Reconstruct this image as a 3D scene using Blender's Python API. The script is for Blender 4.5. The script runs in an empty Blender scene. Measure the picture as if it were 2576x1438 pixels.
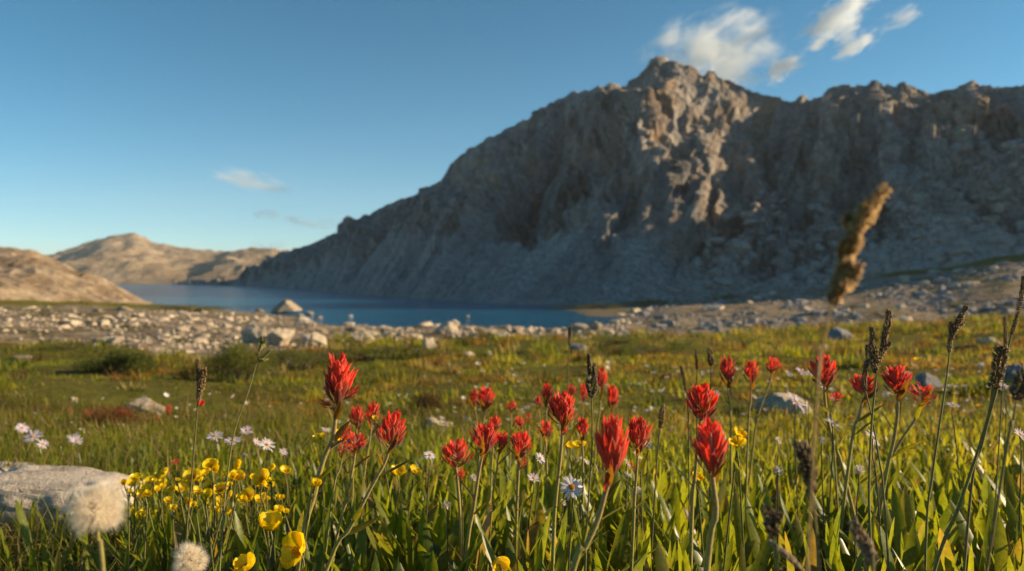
import bpy, math, random
import numpy as np
from mathutils import Vector

R = math.radians
SC = bpy.context.scene
COL = SC.collection
F, U0, V0, CH = 2003.5, 1288.0, 702.0, 0.36      # focal length in photo px, horizon, camera height
LAKE = CH - 4.0
SUN_AZ, SUN_EL = 87.0, 19.0
rng = np.random.default_rng(7)
random.seed(7)


# ------------------------------------------------------------------ helpers
def tag(o, label=None, cat=None, group=None, kind=None):
    if label: o['label'] = label
    if cat: o['category'] = cat
    if group: o['group'] = group
    if kind: o['kind'] = kind
    return o


def thing(name, label, cat, loc=(0, 0, 0), group=None):
    o = bpy.data.objects.new(name, None)
    COL.objects.link(o)
    o.location = loc
    o.empty_display_size = 0.02
    return tag(o, label, cat, group)


def P(u, v, y):
    return np.array([(u - U0) / F * y, y, CH - (v - V0) / F * y])


def smooth(a, b, x):
    t = np.clip((x - a) / (b - a), 0, 1)
    return t * t * (3 - 2 * t)


def _h(ix, iy, iz, seed):
    h = (ix.astype(np.int64) * 374761393 + iy.astype(np.int64) * 668265263 + iz.astype(np.int64) * 2147483647 + seed * 1274126177) & 0xFFFFFFFF
    h = ((h ^ (h >> 13)) * 1274126177) & 0xFFFFFFFF
    h = ((h ^ (h >> 15)) * 2246822519) & 0xFFFFFFFF
    return h ^ (h >> 16)


_G = np.array([[1, 1, 0], [-1, 1, 0], [1, -1, 0], [-1, -1, 0], [1, 0, 1], [-1, 0, 1], [1, 0, -1], [-1, 0, -1],
               [0, 1, 1], [0, -1, 1], [0, 1, -1], [0, -1, -1], [1, 1, 0], [-1, 1, 0], [0, -1, 1], [0, -1, -1]], float)


def pn(x, y, z=0.0, seed=0):
    x, y, z = np.broadcast_arrays(np.asarray(x, float), np.asarray(y, float), np.asarray(z, float))
    ix, iy, iz = np.floor(x), np.floor(y), np.floor(z)
    fx, fy, fz = x - ix, y - iy, z - iz
    w = [f * f * f * (f * (f * 6 - 15) + 10) for f in (fx, fy, fz)]
    out = np.zeros(x.shape)
    for dx in (0, 1):
        for dy in (0, 1):
            for dz in (0, 1):
                g = _G[(_h(ix + dx, iy + dy, iz + dz, seed) & 15).astype(int)]
                d = g[..., 0] * (fx - dx) + g[..., 1] * (fy - dy) + g[..., 2] * (fz - dz)
                out += d * (w[0] if dx else 1 - w[0]) * (w[1] if dy else 1 - w[1]) * (w[2] if dz else 1 - w[2])
    return out


def fbm(x, y, z=0.0, oct=4, seed=0, gain=0.5):
    s, a = 0.0, 1.0
    for i in range(oct):
        s = s + a * pn(np.asarray(x) * 2 ** i, np.asarray(y) * 2 ** i, np.asarray(z) * 2 ** i, seed + i)
        a *= gain
    return s


def ridged(x, y, z=0.0, seed=0):
    return 1 - 2 * np.abs(pn(x, y, z, seed)) / 0.8


# ------------------------------------------------------------------ mesh builders
def raw_mesh(name, V, faces, colors=None, smooth_shade=True, mat=None, parent=None, loc=None):
    """V (n,3); faces: list of (m,k) int arrays."""
    me = bpy.data.meshes.new(name)
    V = np.ascontiguousarray(V, np.float32)
    if loc is not None:
        V = V - np.asarray(loc, np.float32)
    me.vertices.add(len(V))
    me.vertices.foreach_set('co', V.ravel())
    li, ls, p = [], [], 0
    for f in faces:
        f = np.asarray(f, np.int32)
        if f.size == 0: continue
        li.append(f.ravel())
        ls.append(p + np.arange(len(f)) * f.shape[1])
        p += f.size
    li = np.concatenate(li); ls = np.concatenate(ls).astype(np.int32)
    me.loops.add(len(li)); me.loops.foreach_set('vertex_index', li)
    me.polygons.add(len(ls)); me.polygons.foreach_set('loop_start', ls)
    if smooth_shade:
        me.polygons.foreach_set('use_smooth', np.ones(len(ls), bool))
    me.update(calc_edges=True)
    me.validate()
    if colors is not None:
        a = me.color_attributes.new('tint', 'FLOAT_COLOR', 'POINT')
        c = np.ones((len(V), 4), np.float32); c[:, :colors.shape[1]] = colors
        a.data.foreach_set('color', c.ravel())
    o = bpy.data.objects.new(name, me)
    COL.objects.link(o)
    if mat: me.materials.append(mat)
    if parent: o.parent = parent
    return o


def grid_faces(nr, nc, wrap=False, off=0):
    r = np.arange(nr - 1)[:, None]; c = np.arange(nc if wrap else nc - 1)[None, :]
    c2 = (c + 1) % nc
    return (np.stack([r * nc + c, r * nc + c2, (r + 1) * nc + c2, (r + 1) * nc + c], -1).reshape(-1, 4) + off)


class MB:
    def __init__(self):
        self.V, self.Q, self.T, self.C, self.n = [], [], [], [], 0

    def add(self, V, quads=None, tris=None, color=(1, 1, 1)):
        V = np.asarray(V, float).reshape(-1, 3)
        if quads is not None: self.Q.append(np.asarray(quads) + self.n)
        if tris is not None: self.T.append(np.asarray(tris) + self.n)
        c = np.asarray(color, float)
        self.C.append(np.broadcast_to(c, (len(V), 3)).copy())
        self.V.append(V); self.n += len(V)

    def build(self, name, mat, parent=None, loc=None, smooth_shade=True):
        fs = []
        if self.Q: fs.append(np.concatenate(self.Q))
        if self.T: fs.append(np.concatenate(self.T))
        return raw_mesh(name, np.concatenate(self.V), fs, np.concatenate(self.C), smooth_shade, mat, parent, loc)


def unit(a):
    a = np.asarray(a, float)
    return a / (np.linalg.norm(a, axis=-1, keepdims=True) + 1e-12)


def perp(a):
    a = unit(a)
    h = np.array([0, 0, 1.0]) if abs(a[2]) < 0.9 else np.array([1.0, 0, 0])
    e1 = unit(np.cross(h, a)); e2 = np.cross(a, e1)
    return e1, e2


def spline(pts, n):
    pts = np.asarray(pts, float)
    if len(pts) < 3:
        t = np.linspace(0, 1, n)[:, None]
        return pts[0] * (1 - t) + pts[-1] * t
    q = np.vstack([2 * pts[0] - pts[1], pts, 2 * pts[-1] - pts[-2]])
    out = []
    for t in np.linspace(0, len(pts) - 1 - 1e-9, n):
        i = int(t); f = t - i
        p0, p1, p2, p3 = q[i:i + 4]
        out.append(0.5 * (2 * p1 + (p2 - p0) * f + (2 * p0 - 5 * p1 + 4 * p2 - p3) * f * f + (3 * p1 - p0 - 3 * p2 + p3) * f ** 3))
    return np.array(out)


def tube(mb, path, rad, ns=6, color=(1, 1, 1)):
    path = np.asarray(path, float); n = len(path)
    rad = np.broadcast_to(np.asarray(rad, float), (n,))
    tan = unit(np.gradient(path, axis=0))
    e1, _ = perp(tan[0])
    V = []
    for i in range(n):
        e1 = unit(e1 - tan[i] * np.dot(e1, tan[i])); e2 = np.cross(tan[i], e1)
        a = np.arange(ns) / ns * 2 * math.pi
        V.append(path[i] + rad[i] * (np.cos(a)[:, None] * e1 + np.sin(a)[:, None] * e2))
    V = np.concatenate(V)
    c = np.asarray(color, float)
    if c.ndim == 2: c = np.repeat(c, ns, 0)
    mb.add(V, grid_faces(n, ns, True), None, c)


def blade(mb, p0, d, up, L, hw, bend=0.2, color=(1, 1, 1), fold=0.3, rows=7, shape=0.7, tipc=None, twist=0.0):
    d = unit(d); side = unit(np.cross(d, up)); nrm = np.cross(side, d)
    s = np.linspace(0, 1, rows)
    w = hw * (np.sin(np.pi * np.clip(s, 0, 1) ** shape) * 0.85 + 0.22 * (1 - s))
    w[-1] = hw * 0.03
    ctr = p0 + np.outer(s * L, d) + np.outer(bend * L * s * s, nrm)
    V = []
    for k in (-1, 0, 1):
        tw = twist * s
        sd = side[None] * np.cos(tw)[:, None] + nrm[None] * np.sin(tw)[:, None]
        V.append(ctr + sd * (k * w)[:, None] + nrm[None] * ((abs(k) * fold) * w)[:, None])
    V = np.stack(V, 1).reshape(-1, 3)
    c = np.asarray(color, float)
    if tipc is not None:
        f = (s ** 2)[:, None]
        c = np.repeat(c[None] * (1 - f) + np.asarray(tipc)[None] * f, 3, 0)
    mb.add(V, grid_faces(rows, 3), None, c)


# ------------------------------------------------------------------ materials
def new_mat(name):
    m = bpy.data.materials.new(name); m.use_nodes = True
    nt = m.node_tree
    for n in list(nt.nodes): nt.nodes.remove(n)
    out = nt.nodes.new('ShaderNodeOutputMaterial')
    return m, nt, out


def N(nt, t, **kw):
    n = nt.nodes.new(t)
    for k, v in kw.items():
        if k.startswith('i_'):
            key = k[2:].replace('_', ' ')
            n.inputs[int(key) if key.isdigit() else key].default_value = v
        else:
            setattr(n, k, v)
    return n


def noise(nt, scale, detail=4, rough=0.55, vec=None):
    n = N(nt, 'ShaderNodeTexNoise', i_Scale=scale, i_Detail=detail, i_Roughness=rough)
    if vec is not None: nt.links.new(vec, n.inputs['Vector'])
    return n


def ramp(nt, fac, stops):
    r = N(nt, 'ShaderNodeValToRGB')
    el = r.color_ramp.elements
    while len(el) > len(stops): el.remove(el[-1])
    while len(el) < len(stops): el.new(0.5)
    for e, (p, c) in zip(el, stops):
        e.position = p; e.color = (*c, 1) if len(c) == 3 else c
    nt.links.new(fac, r.inputs['Fac'])
    return r


def mixc(nt, fac, a, b, mode='MIX'):
    m = N(nt, 'ShaderNodeMix', data_type='RGBA', blend_type=mode)
    for sock, v in ((m.inputs[0], fac), (m.inputs[6], a), (m.inputs[7], b)):
        if hasattr(v, 'links'): nt.links.new(v, sock)
        elif isinstance(v, (int, float)): sock.default_value = v
        else: sock.default_value = (*v, 1)
    return m.outputs[2]


def plant_mat(name, rough=0.5, spec=0.3, transl=0.35, nscale=300.0, namp=0.25, tcol=(1.0, 1.0, 0.6), hair=0.0):
    m, nt, out = new_mat(name)
    at = N(nt, 'ShaderNodeAttribute', attribute_name='tint')
    tc = N(nt, 'ShaderNodeTexCoord')
    nz = noise(nt, nscale, 3, 0.6, tc.outputs['Object'])
    mr = N(nt, 'ShaderNodeMapRange', i_1=0.3, i_2=0.7, i_3=1 - namp, i_4=1 + namp)
    nt.links.new(nz.outputs['Fac'], mr.inputs[0])
    col = mixc(nt, 1.0, at.outputs['Color'], mr.outputs[0], 'MULTIPLY')
    b = N(nt, 'ShaderNodeBsdfPrincipled')
    b.inputs['Roughness'].default_value = rough
    b.inputs['Specular IOR Level'].default_value = spec
    if hair:
        b.inputs['Sheen Weight'].default_value = hair
        b.inputs['Sheen Roughness'].default_value = 0.5
    nt.links.new(col, b.inputs['Base Color'])
    bp = N(nt, 'ShaderNodeBump', i_Strength=0.15, i_Distance=0.001)
    nt.links.new(nz.outputs['Fac'], bp.inputs['Height']); nt.links.new(bp.outputs[0], b.inputs['Normal'])
    if transl > 0:
        t = N(nt, 'ShaderNodeBsdfTranslucent')
        tcx = mixc(nt, 1.0, col, tcol, 'MULTIPLY')
        nt.links.new(tcx, t.inputs['Color'])
        mx = N(nt, 'ShaderNodeMixShader', i_0=transl)
        nt.links.new(b.outputs[0], mx.inputs[1]); nt.links.new(t.outputs[0], mx.inputs[2])
        nt.links.new(mx.outputs[0], out.inputs['Surface'])
    else:
        nt.links.new(b.outputs[0], out.inputs['Surface'])
    return m


M_LEAF = plant_mat('leaf_green', 0.36, 0.35, 0.5, 220, 0.22, (2.6, 2.4, 0.9))
M_GRASS = plant_mat('grass_green', 0.6, 0.2, 0.45, 120, 0.2, (2.1, 1.9, 0.8))
M_STEM = plant_mat('stem_green', 0.55, 0.3, 0.12, 400, 0.25, (1.4, 1.3, 0.8), 0.2)
M_RED = plant_mat('red_bract', 0.55, 0.2, 0.42, 500, 0.2, (1.35, 0.75, 0.6), 0.25)
M_YEL = plant_mat('buttercup_petal', 0.28, 0.4, 0.5, 400, 0.08, (1.15, 1.0, 0.6))
M_WHITE = plant_mat('pale_petal', 0.6, 0.2, 0.4, 400, 0.06, (1, 1, 1))
M_SEED = plant_mat('seed_husk', 0.6, 0.25, 0.12, 900, 0.35, (1.6, 1.2, 0.7))
M_FLUFF = plant_mat('seed_fluff', 0.8, 0.1, 0.62, 300, 0.1, (1.1, 1.05, 0.95))
M_BUSH = plant_mat('shrub_leaf', 0.55, 0.25, 0.35, 40, 0.2, (2.0, 1.8, 0.8))


def rock_mat(name, base, dark, stain, scale=1.0, coord='Object', lichen=0.15, bump=0.6, bdist=0.04):
    m, nt, out = new_mat(name)
    tc = N(nt, 'ShaderNodeTexCoord')
    vec = tc.outputs[coord]
    oi = N(nt, 'ShaderNodeObjectInfo')
    va = N(nt, 'ShaderNodeVectorMath', operation='ADD')
    sc = N(nt, 'ShaderNodeVectorMath', operation='SCALE', i_Scale=37.0)
    cb = N(nt, 'ShaderNodeCombineXYZ')
    for k in range(3): nt.links.new(oi.outputs['Random'], cb.inputs[k])
    nt.links.new(cb.outputs[0], sc.inputs[0]); nt.links.new(vec, va.inputs[0]); nt.links.new(sc.outputs[0], va.inputs[1])
    v = va.outputs[0]
    n1 = noise(nt, 1.6 * scale, 6, 0.6, v); n2 = noise(nt, 9 * scale, 5, 0.65, v); n3 = noise(nt, 45 * scale, 3, 0.6, v)
    c1 = ramp(nt, n1.outputs['Fac'], [(0.3, dark), (0.5, base), (0.72, [min(1, x * 1.18) for x in base])])
    c2 = mixc(nt, ramp(nt, n2.outputs['Fac'], [(0.52, (0, 0, 0)), (0.75, (0.6, 0.6, 0.6))]).outputs[0], c1.outputs[0], stain)
    spk = ramp(nt, n3.outputs['Fac'], [(0.3, (0.72, 0.72, 0.72)), (0.6, (1.08, 1.08, 1.08))])
    c3 = mixc(nt, 1.0, c2, spk.outputs[0], 'MULTIPLY')
    if lichen:
        nl = noise(nt, 14 * scale, 3, 0.5, v)
        c3 = mixc(nt, ramp(nt, nl.outputs['Fac'], [(0.66, (0, 0, 0)), (0.72, (lichen * 4,) * 3)]).outputs[0], c3, (0.09, 0.09, 0.05))
    b = N(nt, 'ShaderNodeBsdfPrincipled', i_Roughness=0.85)
    b.inputs['Specular IOR Level'].default_value = 0.2
    nt.links.new(c3, b.inputs['Base Color'])
    ad = N(nt, 'ShaderNodeMath', operation='MULTIPLY_ADD'); ad.inputs[1].default_value = 0.35
    nt.links.new(n3.outputs['Fac'], ad.inputs[0]); nt.links.new(n2.outputs['Fac'], ad.inputs[2])
    bp = N(nt, 'ShaderNodeBump', i_Strength=bump, i_Distance=bdist)
    nt.links.new(ad.outputs[0], bp.inputs['Height']); nt.links.new(bp.outputs[0], b.inputs['Normal'])
    nt.links.new(b.outputs[0], out.inputs['Surface'])
    return m


M_ROCK = rock_mat('pale_granite', (0.58, 0.475, 0.35), (0.34, 0.275, 0.205), (0.34, 0.25, 0.17), 2.0, lichen=0.12, bdist=0.05)
M_ROCKG = rock_mat('grey_granite', (0.27, 0.26, 0.26), (0.15, 0.15, 0.15), (0.22, 0.18, 0.14), 2.0, lichen=0.15, bdist=0.05)
M_ROCKT = rock_mat('tan_granite', (0.36, 0.29, 0.21), (0.2, 0.16, 0.12), (0.28, 0.19, 0.1), 2.0, lichen=0.1, bdist=0.05)
M_TALUS = rock_mat('dark_talus', (0.33, 0.30, 0.27), (0.17, 0.16, 0.15), (0.28, 0.2, 0.13), 0.8, lichen=0.1, bdist=0.1)
M_SLAB = rock_mat('meadow_slab', (0.50, 0.43, 0.35), (0.27, 0.225, 0.18), (0.26, 0.20, 0.14), 9.0, lichen=0.12, bump=0.8, bdist=0.006)


# ------------------------------------------------------------------ terrain profile of the near ground
def vz(y, v): return CH - (v - V0) / F * y


def prof(*dv):                      # (depth, v) pairs -> (depth, z) with the flat start
    return [(0, 0.0)] + [(d, vz(d, v)) for d, v in dv]


GP = [
    (-500, prof((20, 838), (50, 780), (80, 757), (130, 742), (170, 738))),
    (0, prof((20, 838), (50, 781), (80, 758), (110, 757), (170, 760))),
    (200, prof((20, 838), (50, 783), (90, 762), (120, 763), (170, 766))),
    (290, prof((20, 839), (55, 783), (100, 765), (130, 766), (170, 766))),
    (370, prof((20, 840), (60, 785), (127, 765), (150, 766), (170, 766))),
    (470, prof((20, 841), (60, 788), (119, 769.5), (150, 766), (300, 744))),
    (560, prof((20, 842), (60, 792), (101, 781), (130, 776), (300, 744))),
    (640, prof((20, 843), (60, 800), (93, 788), (120, 781), (300, 744))),
    (700, prof((20, 845), (60, 808), (86, 795), (115, 783), (300, 744))),
    (840, prof((20, 850), (45, 830), (66, 823.5), (95, 800), (300, 744))),
    (1000, prof((20, 855), (45, 836), (63.5, 828), (90, 806), (300, 744))),
    (1100, prof((20, 855), (45, 832), (69, 818.5), (95, 800), (300, 744))),
    (1250, prof((20, 855), (45, 834), (65, 825.5), (90, 805), (118, 782), (140, 768), (300, 744))),
    (1400, prof((20, 855), (45, 836), (63.5, 828.5), (80, 811), (98, 787), (108, 774), (140, 762), (300, 730))),
    (1500, prof((20, 854), (45, 834), (68, 820.5), (79, 808.5), (88, 791), (100, 779), (135, 758), (300, 720))),
    (1600, prof((20, 853), (45, 829), (76, 804.5), (82, 799), (100, 776), (140, 752), (300, 710))),
    (1750, prof((20, 853), (40, 830), (70, 795), (100, 771), (140, 746), (300, 700))),
    (2000, prof((20, 858), (32, 838), (60, 794), (100, 757), (140, 724), (300, 690))),
    (2300, prof((20, 855), (30, 830), (60, 780), (90, 740), (120, 680), (300, 660))),
    (2576, prof((16, 850), (25, 818), (50, 765), (80, 708), (110, 644), (300, 620))),
    (3100, prof((16, 850), (25, 815), (50, 750), (80, 700), (110, 660), (300, 640))),
]
_ds = np.concatenate([np.linspace(0, 12, 40, endpoint=False), np.linspace(12, 300, 400)])
_ts = np.array([(u - U0) / F for u, _ in GP])
_tab = []
for _, pr in GP:
    d0 = np.array([p[0] for p in pr]); z0 = np.array([p[1] for p in pr])
    zz = np.interp(_ds, d0, z0)
    k = np.exp(-np.linspace(-2, 2, 9) ** 2); k /= k.sum()
    zs = np.convolve(np.pad(zz, 4, mode='edge'), k, mode='valid')
    zz = np.where(_ds > 14, zs, zz)
    _tab.append(zz)
_tab = np.array(_tab)


def base_z(x, y):
    x = np.asarray(x, float); y = np.asarray(y, float)
    a = np.arctan2(x, y); ac = np.clip(a, R(-39), R(42)); r = np.hypot(x, y)
    t = np.tan(ac); d = np.clip(r * np.cos(ac), 0, 299.9)
    ti = np.clip(np.interp(t, _ts, np.arange(len(_ts))), 0, len(_ts) - 1.001); i = ti.astype(int); f = ti - i
    f = f * f * (3 - 2 * f)
    di = np.interp(d, _ds, np.arange(len(_ds))); j = np.minimum(di.astype(int), len(_ds) - 2); g = di - j
    z = (_tab[i, j] * (1 - g) + _tab[i, j + 1] * g) * (1 - f) + (_tab[i + 1, j] * (1 - g) + _tab[i + 1, j + 1] * g) * f
    back = smooth(R(60), R(100), np.abs(a))
    return z * (1 - back) + np.maximum(z, -1.5) * back


def gz(x, y):
    x = np.asarray(x, float); y = np.asarray(y, float)
    r = np.hypot(x, y)
    z = base_z(x, y)
    dry = smooth(-3.55, -2.9, z)
    z = z + 0.02 * pn(x / 0.45, y / 0.45, 0, 3) * smooth(0.5, 1.5, r)
    z = z + 0.10 * pn(x / 1.6, y / 1.6, 0, 4) * smooth(1.8, 4, r) * (0.3 + 0.7 * dry)
    z = z + 0.20 * fbm(x / 4.5, y / 4.5, 0, 3, 5) * smooth(4, 12, r) * (0.25 + 0.75 * dry)
    z = z + 0.45 * fbm(x / 17, y / 17, 0, 3, 9) * smooth(18, 45, r) * (0.12 + 0.88 * dry)
    return z


def at(u, v, ymin=0.5, ymax=160):
    """the ground point met by the photo ray (u, v)"""
    ys = np.geomspace(ymin, ymax, 900)
    z = gz((u - U0) / F * ys, ys)
    vv = V0 + F * (CH - z) / ys
    k = np.argmax(vv <= v)
    if vv[k] > v: k = len(ys) - 1
    return np.array([(u - U0) / F * ys[k], ys[k], z[k]])


def at_depth(u, y):
    x = (u - U0) / F * y
    return np.array([x, y, float(gz(x, y))])


# stone belt of the shore: mask in photo coordinates projected on the ground
BU = np.array([-400, 0, 150, 300, 500, 700, 840, 1000, 1150, 1400, 1500, 1700, 1900, 2100, 2300, 2576, 3100])
BT = np.array([778, 774, 774, 778, 784, 795, 812, 818, 812, 818, 806, 760, 735, 715, 690, 660, 650])     # upper edge v
BB = np.array([856, 856, 866, 880, 892, 886, 876, 866, 862, 852, 852, 852, 840, 822, 815, 812, 812])     # lower edge v


def belt(x, y):
    z = base_z(x, y)
    yy = np.maximum(np.asarray(y, float), 0.05)
    u = U0 + F * np.asarray(x) / yy; v = V0 + F * (CH - z) / yy
    n = 9 * fbm(np.asarray(x) / 5, np.asarray(y) / 5, 0, 3, 21)
    lo = np.interp(u, BU, BT); hi = np.interp(u, BU, BB)
    m = smooth(lo - 6, lo + 2, v + n * 0.6) * (1 - smooth(hi - 3, hi + 5, v + n))
    return m * (y > 3)


# ------------------------------------------------------------------ ground sheet
ang = np.concatenate([np.linspace(-180, -44, 46, endpoint=False), np.linspace(-44, 46, 620), np.linspace(46, 180, 46)[1:-1]])
rad = np.concatenate([np.geomspace(0.06, 170, 400), np.geomspace(180, 1500, 10)])
A, RR = np.meshgrid(np.radians(ang), rad)
X, Y = RR * np.sin(A), RR * np.cos(A)
Z = gz(X, Y)
far = smooth(150, 400, RR)
Z = Z * (1 - far) + np.minimum(Z, -6.5) * far
GV = np.stack([X, Y, Z], -1).reshape(-1, 3)
bel = belt(X, Y).ravel()
wet = (1 - smooth(LAKE + 0.15, LAKE + 0.7, Z)).ravel()
# right hand meadow and left green strip masks
uu = (U0 + F * X / np.maximum(Y, 0.05)).ravel()
cmask = np.stack([bel, wet, smooth(0.0, 1.0, fbm(X / 7, Y / 3.0, 0, 3, 31).ravel() * 1.3 + 0.35)], -1)
ground_col = np.clip(cmask, 0, 1)

m, nt, out = new_mat('meadow_soil_and_turf')
att = N(nt, 'ShaderNodeAttribute', attribute_name='tint')
sep = N(nt, 'ShaderNodeSeparateColor'); nt.links.new(att.outputs['Color'], sep.inputs[0])
geo = N(nt, 'ShaderNodeNewGeometry')
pos = geo.outputs['Position']
na = noise(nt, 0.35, 5, 0.6, pos); nb = noise(nt, 2.5, 5, 0.65, pos); nc = noise(nt, 22, 5, 0.7, pos); nd = noise(nt, 160, 3, 0.6, pos)
turf = ramp(nt, na.outputs['Fac'], [(0.34, (0.13, 0.080, 0.022)), (0.45, (0.12, 0.10, 0.016)), (0.58, (0.11, 0.118, 0.014)), (0.72, (0.18, 0.15, 0.026))])
t2 = ramp(nt, nb.outputs['Fac'], [(0.35, (0.10, 0.058, 0.02)), (0.5, (0.11, 0.108, 0.014)), (0.68, (0.18, 0.16, 0.025))])
tm = mixc(nt, 1.0, mixc(nt, 0.5, turf.outputs[0], t2.outputs[0]), (1.2, 1.2, 1.15), 'MULTIPLY')
tm = mixc(nt, 1.0, tm, ramp(nt, nc.outputs['Fac'], [(0.3, (0.45, 0.42, 0.4)), (0.65, (1.25, 1.25, 1.15))]).outputs[0], 'MULTIPLY')
grav = ramp(nt, nb.outputs['Fac'], [(0.3, (0.21, 0.165, 0.11)), (0.5, (0.38, 0.30, 0.21)), (0.7, (0.50, 0.42, 0.32))])
gm = mixc(nt, 1.0, grav.outputs[0], ramp(nt, nc.outputs['Fac'], [(0.3, (0.6, 0.58, 0.55)), (0.65, (1.1, 1.1, 1.1))]).outputs[0], 'MULTIPLY')
mossy = ramp(nt, na.outputs['Fac'], [(0.52, (0, 0, 0)), (0.6, (0.75, 0.75, 0.75))])
gm = mixc(nt, mossy.outputs[0], gm, (0.085, 0.082, 0.016))
bm = N(nt, 'ShaderNodeMath', operation='MULTIPLY_ADD'); bm.inputs[1].default_value = 1.6
sb = N(nt, 'ShaderNodeMath', operation='MULTIPLY_ADD'); sb.inputs[1].default_value = 1.0; sb.inputs[2].default_value = -0.8
nt.links.new(nb.outputs['Fac'], sb.inputs[0]); nt.links.new(sep.outputs[0], bm.inputs[0]); nt.links.new(sb.outputs[0], bm.inputs[2])
bm.use_clamp = True
vo = N(nt, 'ShaderNodeTexVoronoi', i_Scale=2.6); nt.links.new(pos, vo.inputs['Vector'])
vo2 = N(nt, 'ShaderNodeTexVoronoi', i_Scale=7.0); nt.links.new(pos, vo2.inputs['Vector'])
gm = mixc(nt, 1.0, gm, ramp(nt, vo.outputs['Color'], [(0.1, (0.62, 0.6, 0.58)), (0.9, (1.3, 1.3, 1.3))]).outputs[0], 'MULTIPLY')
gm = mixc(nt, 1.0, gm, ramp(nt, vo2.outputs['Distance'], [(0.2, (1.12, 1.12, 1.12)), (0.75, (0.55, 0.52, 0.5))]).outputs[0], 'MULTIPLY')
cg = mixc(nt, bm.outputs[0], tm, gm)
cg = mixc(nt, sep.outputs[1], cg, (0.17, 0.135, 0.085))
pb = N(nt, 'ShaderNodeBsdfPrincipled', i_Roughness=0.95); pb.inputs['Specular IOR Level'].default_value = 0.1
nt.links.new(cg, pb.inputs['Base Color'])
mh = N(nt, 'ShaderNodeMath', operation='MULTIPLY_ADD'); mh.inputs[1].default_value = 0.25
nt.links.new(nd.outputs['Fac'], mh.inputs[0]); nt.links.new(nc.outputs['Fac'], mh.inputs[2])
bp = N(nt, 'ShaderNodeBump', i_Strength=0.9, i_Distance=0.05); nt.links.new(mh.outputs[0], bp.inputs['Height']); nt.links.new(bp.outputs[0], pb.inputs['Normal'])
nt.links.new(pb.outputs[0], out.inputs['Surface'])
M_GROUND = m
ga = len(ang)
fq = grid_faces(len(rad), ga, True)
cap = np.array([[len(GV), (i + 1) % ga, i] for i in range(ga)])
GV2 = np.vstack([GV, [[0, 0, float(gz(0.0, 0.01))]]])
g = raw_mesh('meadow_ground', GV2, [fq[:, ::-1], cap[:, ::-1]], np.vstack([ground_col, ground_col[:1]]), True, M_GROUND)
tag(g, 'grassy alpine meadow ground sloping down to the stony lake shore', 'ground', kind='structure')

# ------------------------------------------------------------------ lake
m, nt, out = new_mat('lake_water')
geo = N(nt, 'ShaderNodeNewGeometry')
mp = N(nt, 'ShaderNodeMapping'); mp.inputs['Scale'].default_value = (1.0, 0.55, 1.0); mp.inputs['Rotation'].default_value = (0, 0, 0.5)
nt.links.new(geo.outputs['Position'], mp.inputs['Vector'])
n1 = noise(nt, 1.1, 4, 0.6, mp.outputs[0]); n2 = noise(nt, 0.06, 3, 0.5, mp.outputs[0])
pb = N(nt, 'ShaderNodeBsdfPrincipled', i_Roughness=0.12, i_IOR=1.33); pb.inputs['Specular IOR Level'].default_value = 0.34
cw = ramp(nt, n2.outputs['Fac'], [(0.3, (0.006, 0.07, 0.15)), (0.7, (0.01, 0.11, 0.22))])
nt.links.new(cw.outputs[0], pb.inputs['Base Color'])
bp = N(nt, 'ShaderNodeBump', i_Strength=1.0, i_Distance=1.0); nt.links.new(n1.outputs['Fac'], bp.inputs['Height']); nt.links.new(bp.outputs[0], pb.inputs['Normal'])
nt.links.new(pb.outputs[0], out.inputs['Surface'])
lx = np.linspace(-620, 60, 60); ly = np.linspace(45, 720, 60)
LX, LY = np.meshgrid(lx, ly)
o = raw_mesh('lake_water', np.stack([LX, LY, np.full_like(LX, LAKE)], -1).reshape(-1, 3), [grid_faces(60, 60)], None, True, m)
tag(o, 'calm deep blue mountain lake below the cliffs', 'lake', kind='structure')

# ------------------------------------------------------------------ mountain
SKY_U = np.array([430, 450, 560, 610, 640, 690, 740, 800, 850, 900, 940, 975, 1040, 1065, 1110, 1140, 1180, 1220, 1270, 1330, 1400, 1440, 1500, 1560, 1603, 1618, 1628, 1643, 1655, 1672, 1700, 1740, 1762, 1775, 1792, 1812, 1832, 1870, 1900, 1960, 2000, 2022, 2045, 2062, 2085, 2110, 2170, 2190, 2200, 2212, 2255, 2270, 2300, 2318, 2360, 2400, 2440, 2480, 2530, 2576, 2800, 3000, 3055, 3115, 3160, 3300, 3430, 3462, 3512, 3545, 3600, 4400])
SKY_V = np.array([716, 715, 711, 696, 682, 655, 634, 605, 586, 568, 535, 513, 493, 487, 460, 410, 375, 355, 325, 300, 262, 236, 228, 220, 213, 196, 180, 150, 149, 160, 163, 176, 184, 184, 178, 190, 198, 213, 230, 241, 250, 240, 254, 244, 226, 219, 223, 218, 210, 220, 222, 216, 226, 236, 238, 226, 209, 214, 220, 217, 150, 120, 130, 140, 90, 60, 40, 150, 150, 40, -60, -600])  # past the right frame edge: unseen ridge, raised and notched to shape its shadow
#      base u   base y   ridge u  ridge y
SPN = [(430, 540, 432, 575), (560, 430, 610, 480), (640, 372, 740, 425), (760, 272, 940, 345), (860, 206, 1065, 300), (950, 176, 1180, 278),
       (1060, 148, 1440, 258), (1180, 130, 1600, 240), (1265, 122, 1645, 228), (1400, 119, 1705, 222), (1550, 120, 1830, 218), (1700, 124, 1960, 214),
       (1850, 129, 2045, 212), (2000, 130, 2110, 206), (2200, 126, 2260, 198), (2400, 119, 2440, 190), (2576, 112, 2576, 180), (3000, 100, 2950, 186),
       (3600, 92, 3600, 162), (4400, 80, 4400, 118)]  # last spine pairs lie out of view, set to block sun from the slope
SPN = np.array(SPN, float)
KC, KR = 1500, 380
xb = (SPN[:, 0] - U0) / F * SPN[:, 1]; yb = SPN[:, 1]
seg = np.hypot(np.diff(xb), np.diff(yb)); arc = np.concatenate([[0], np.cumsum(seg)])
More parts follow.
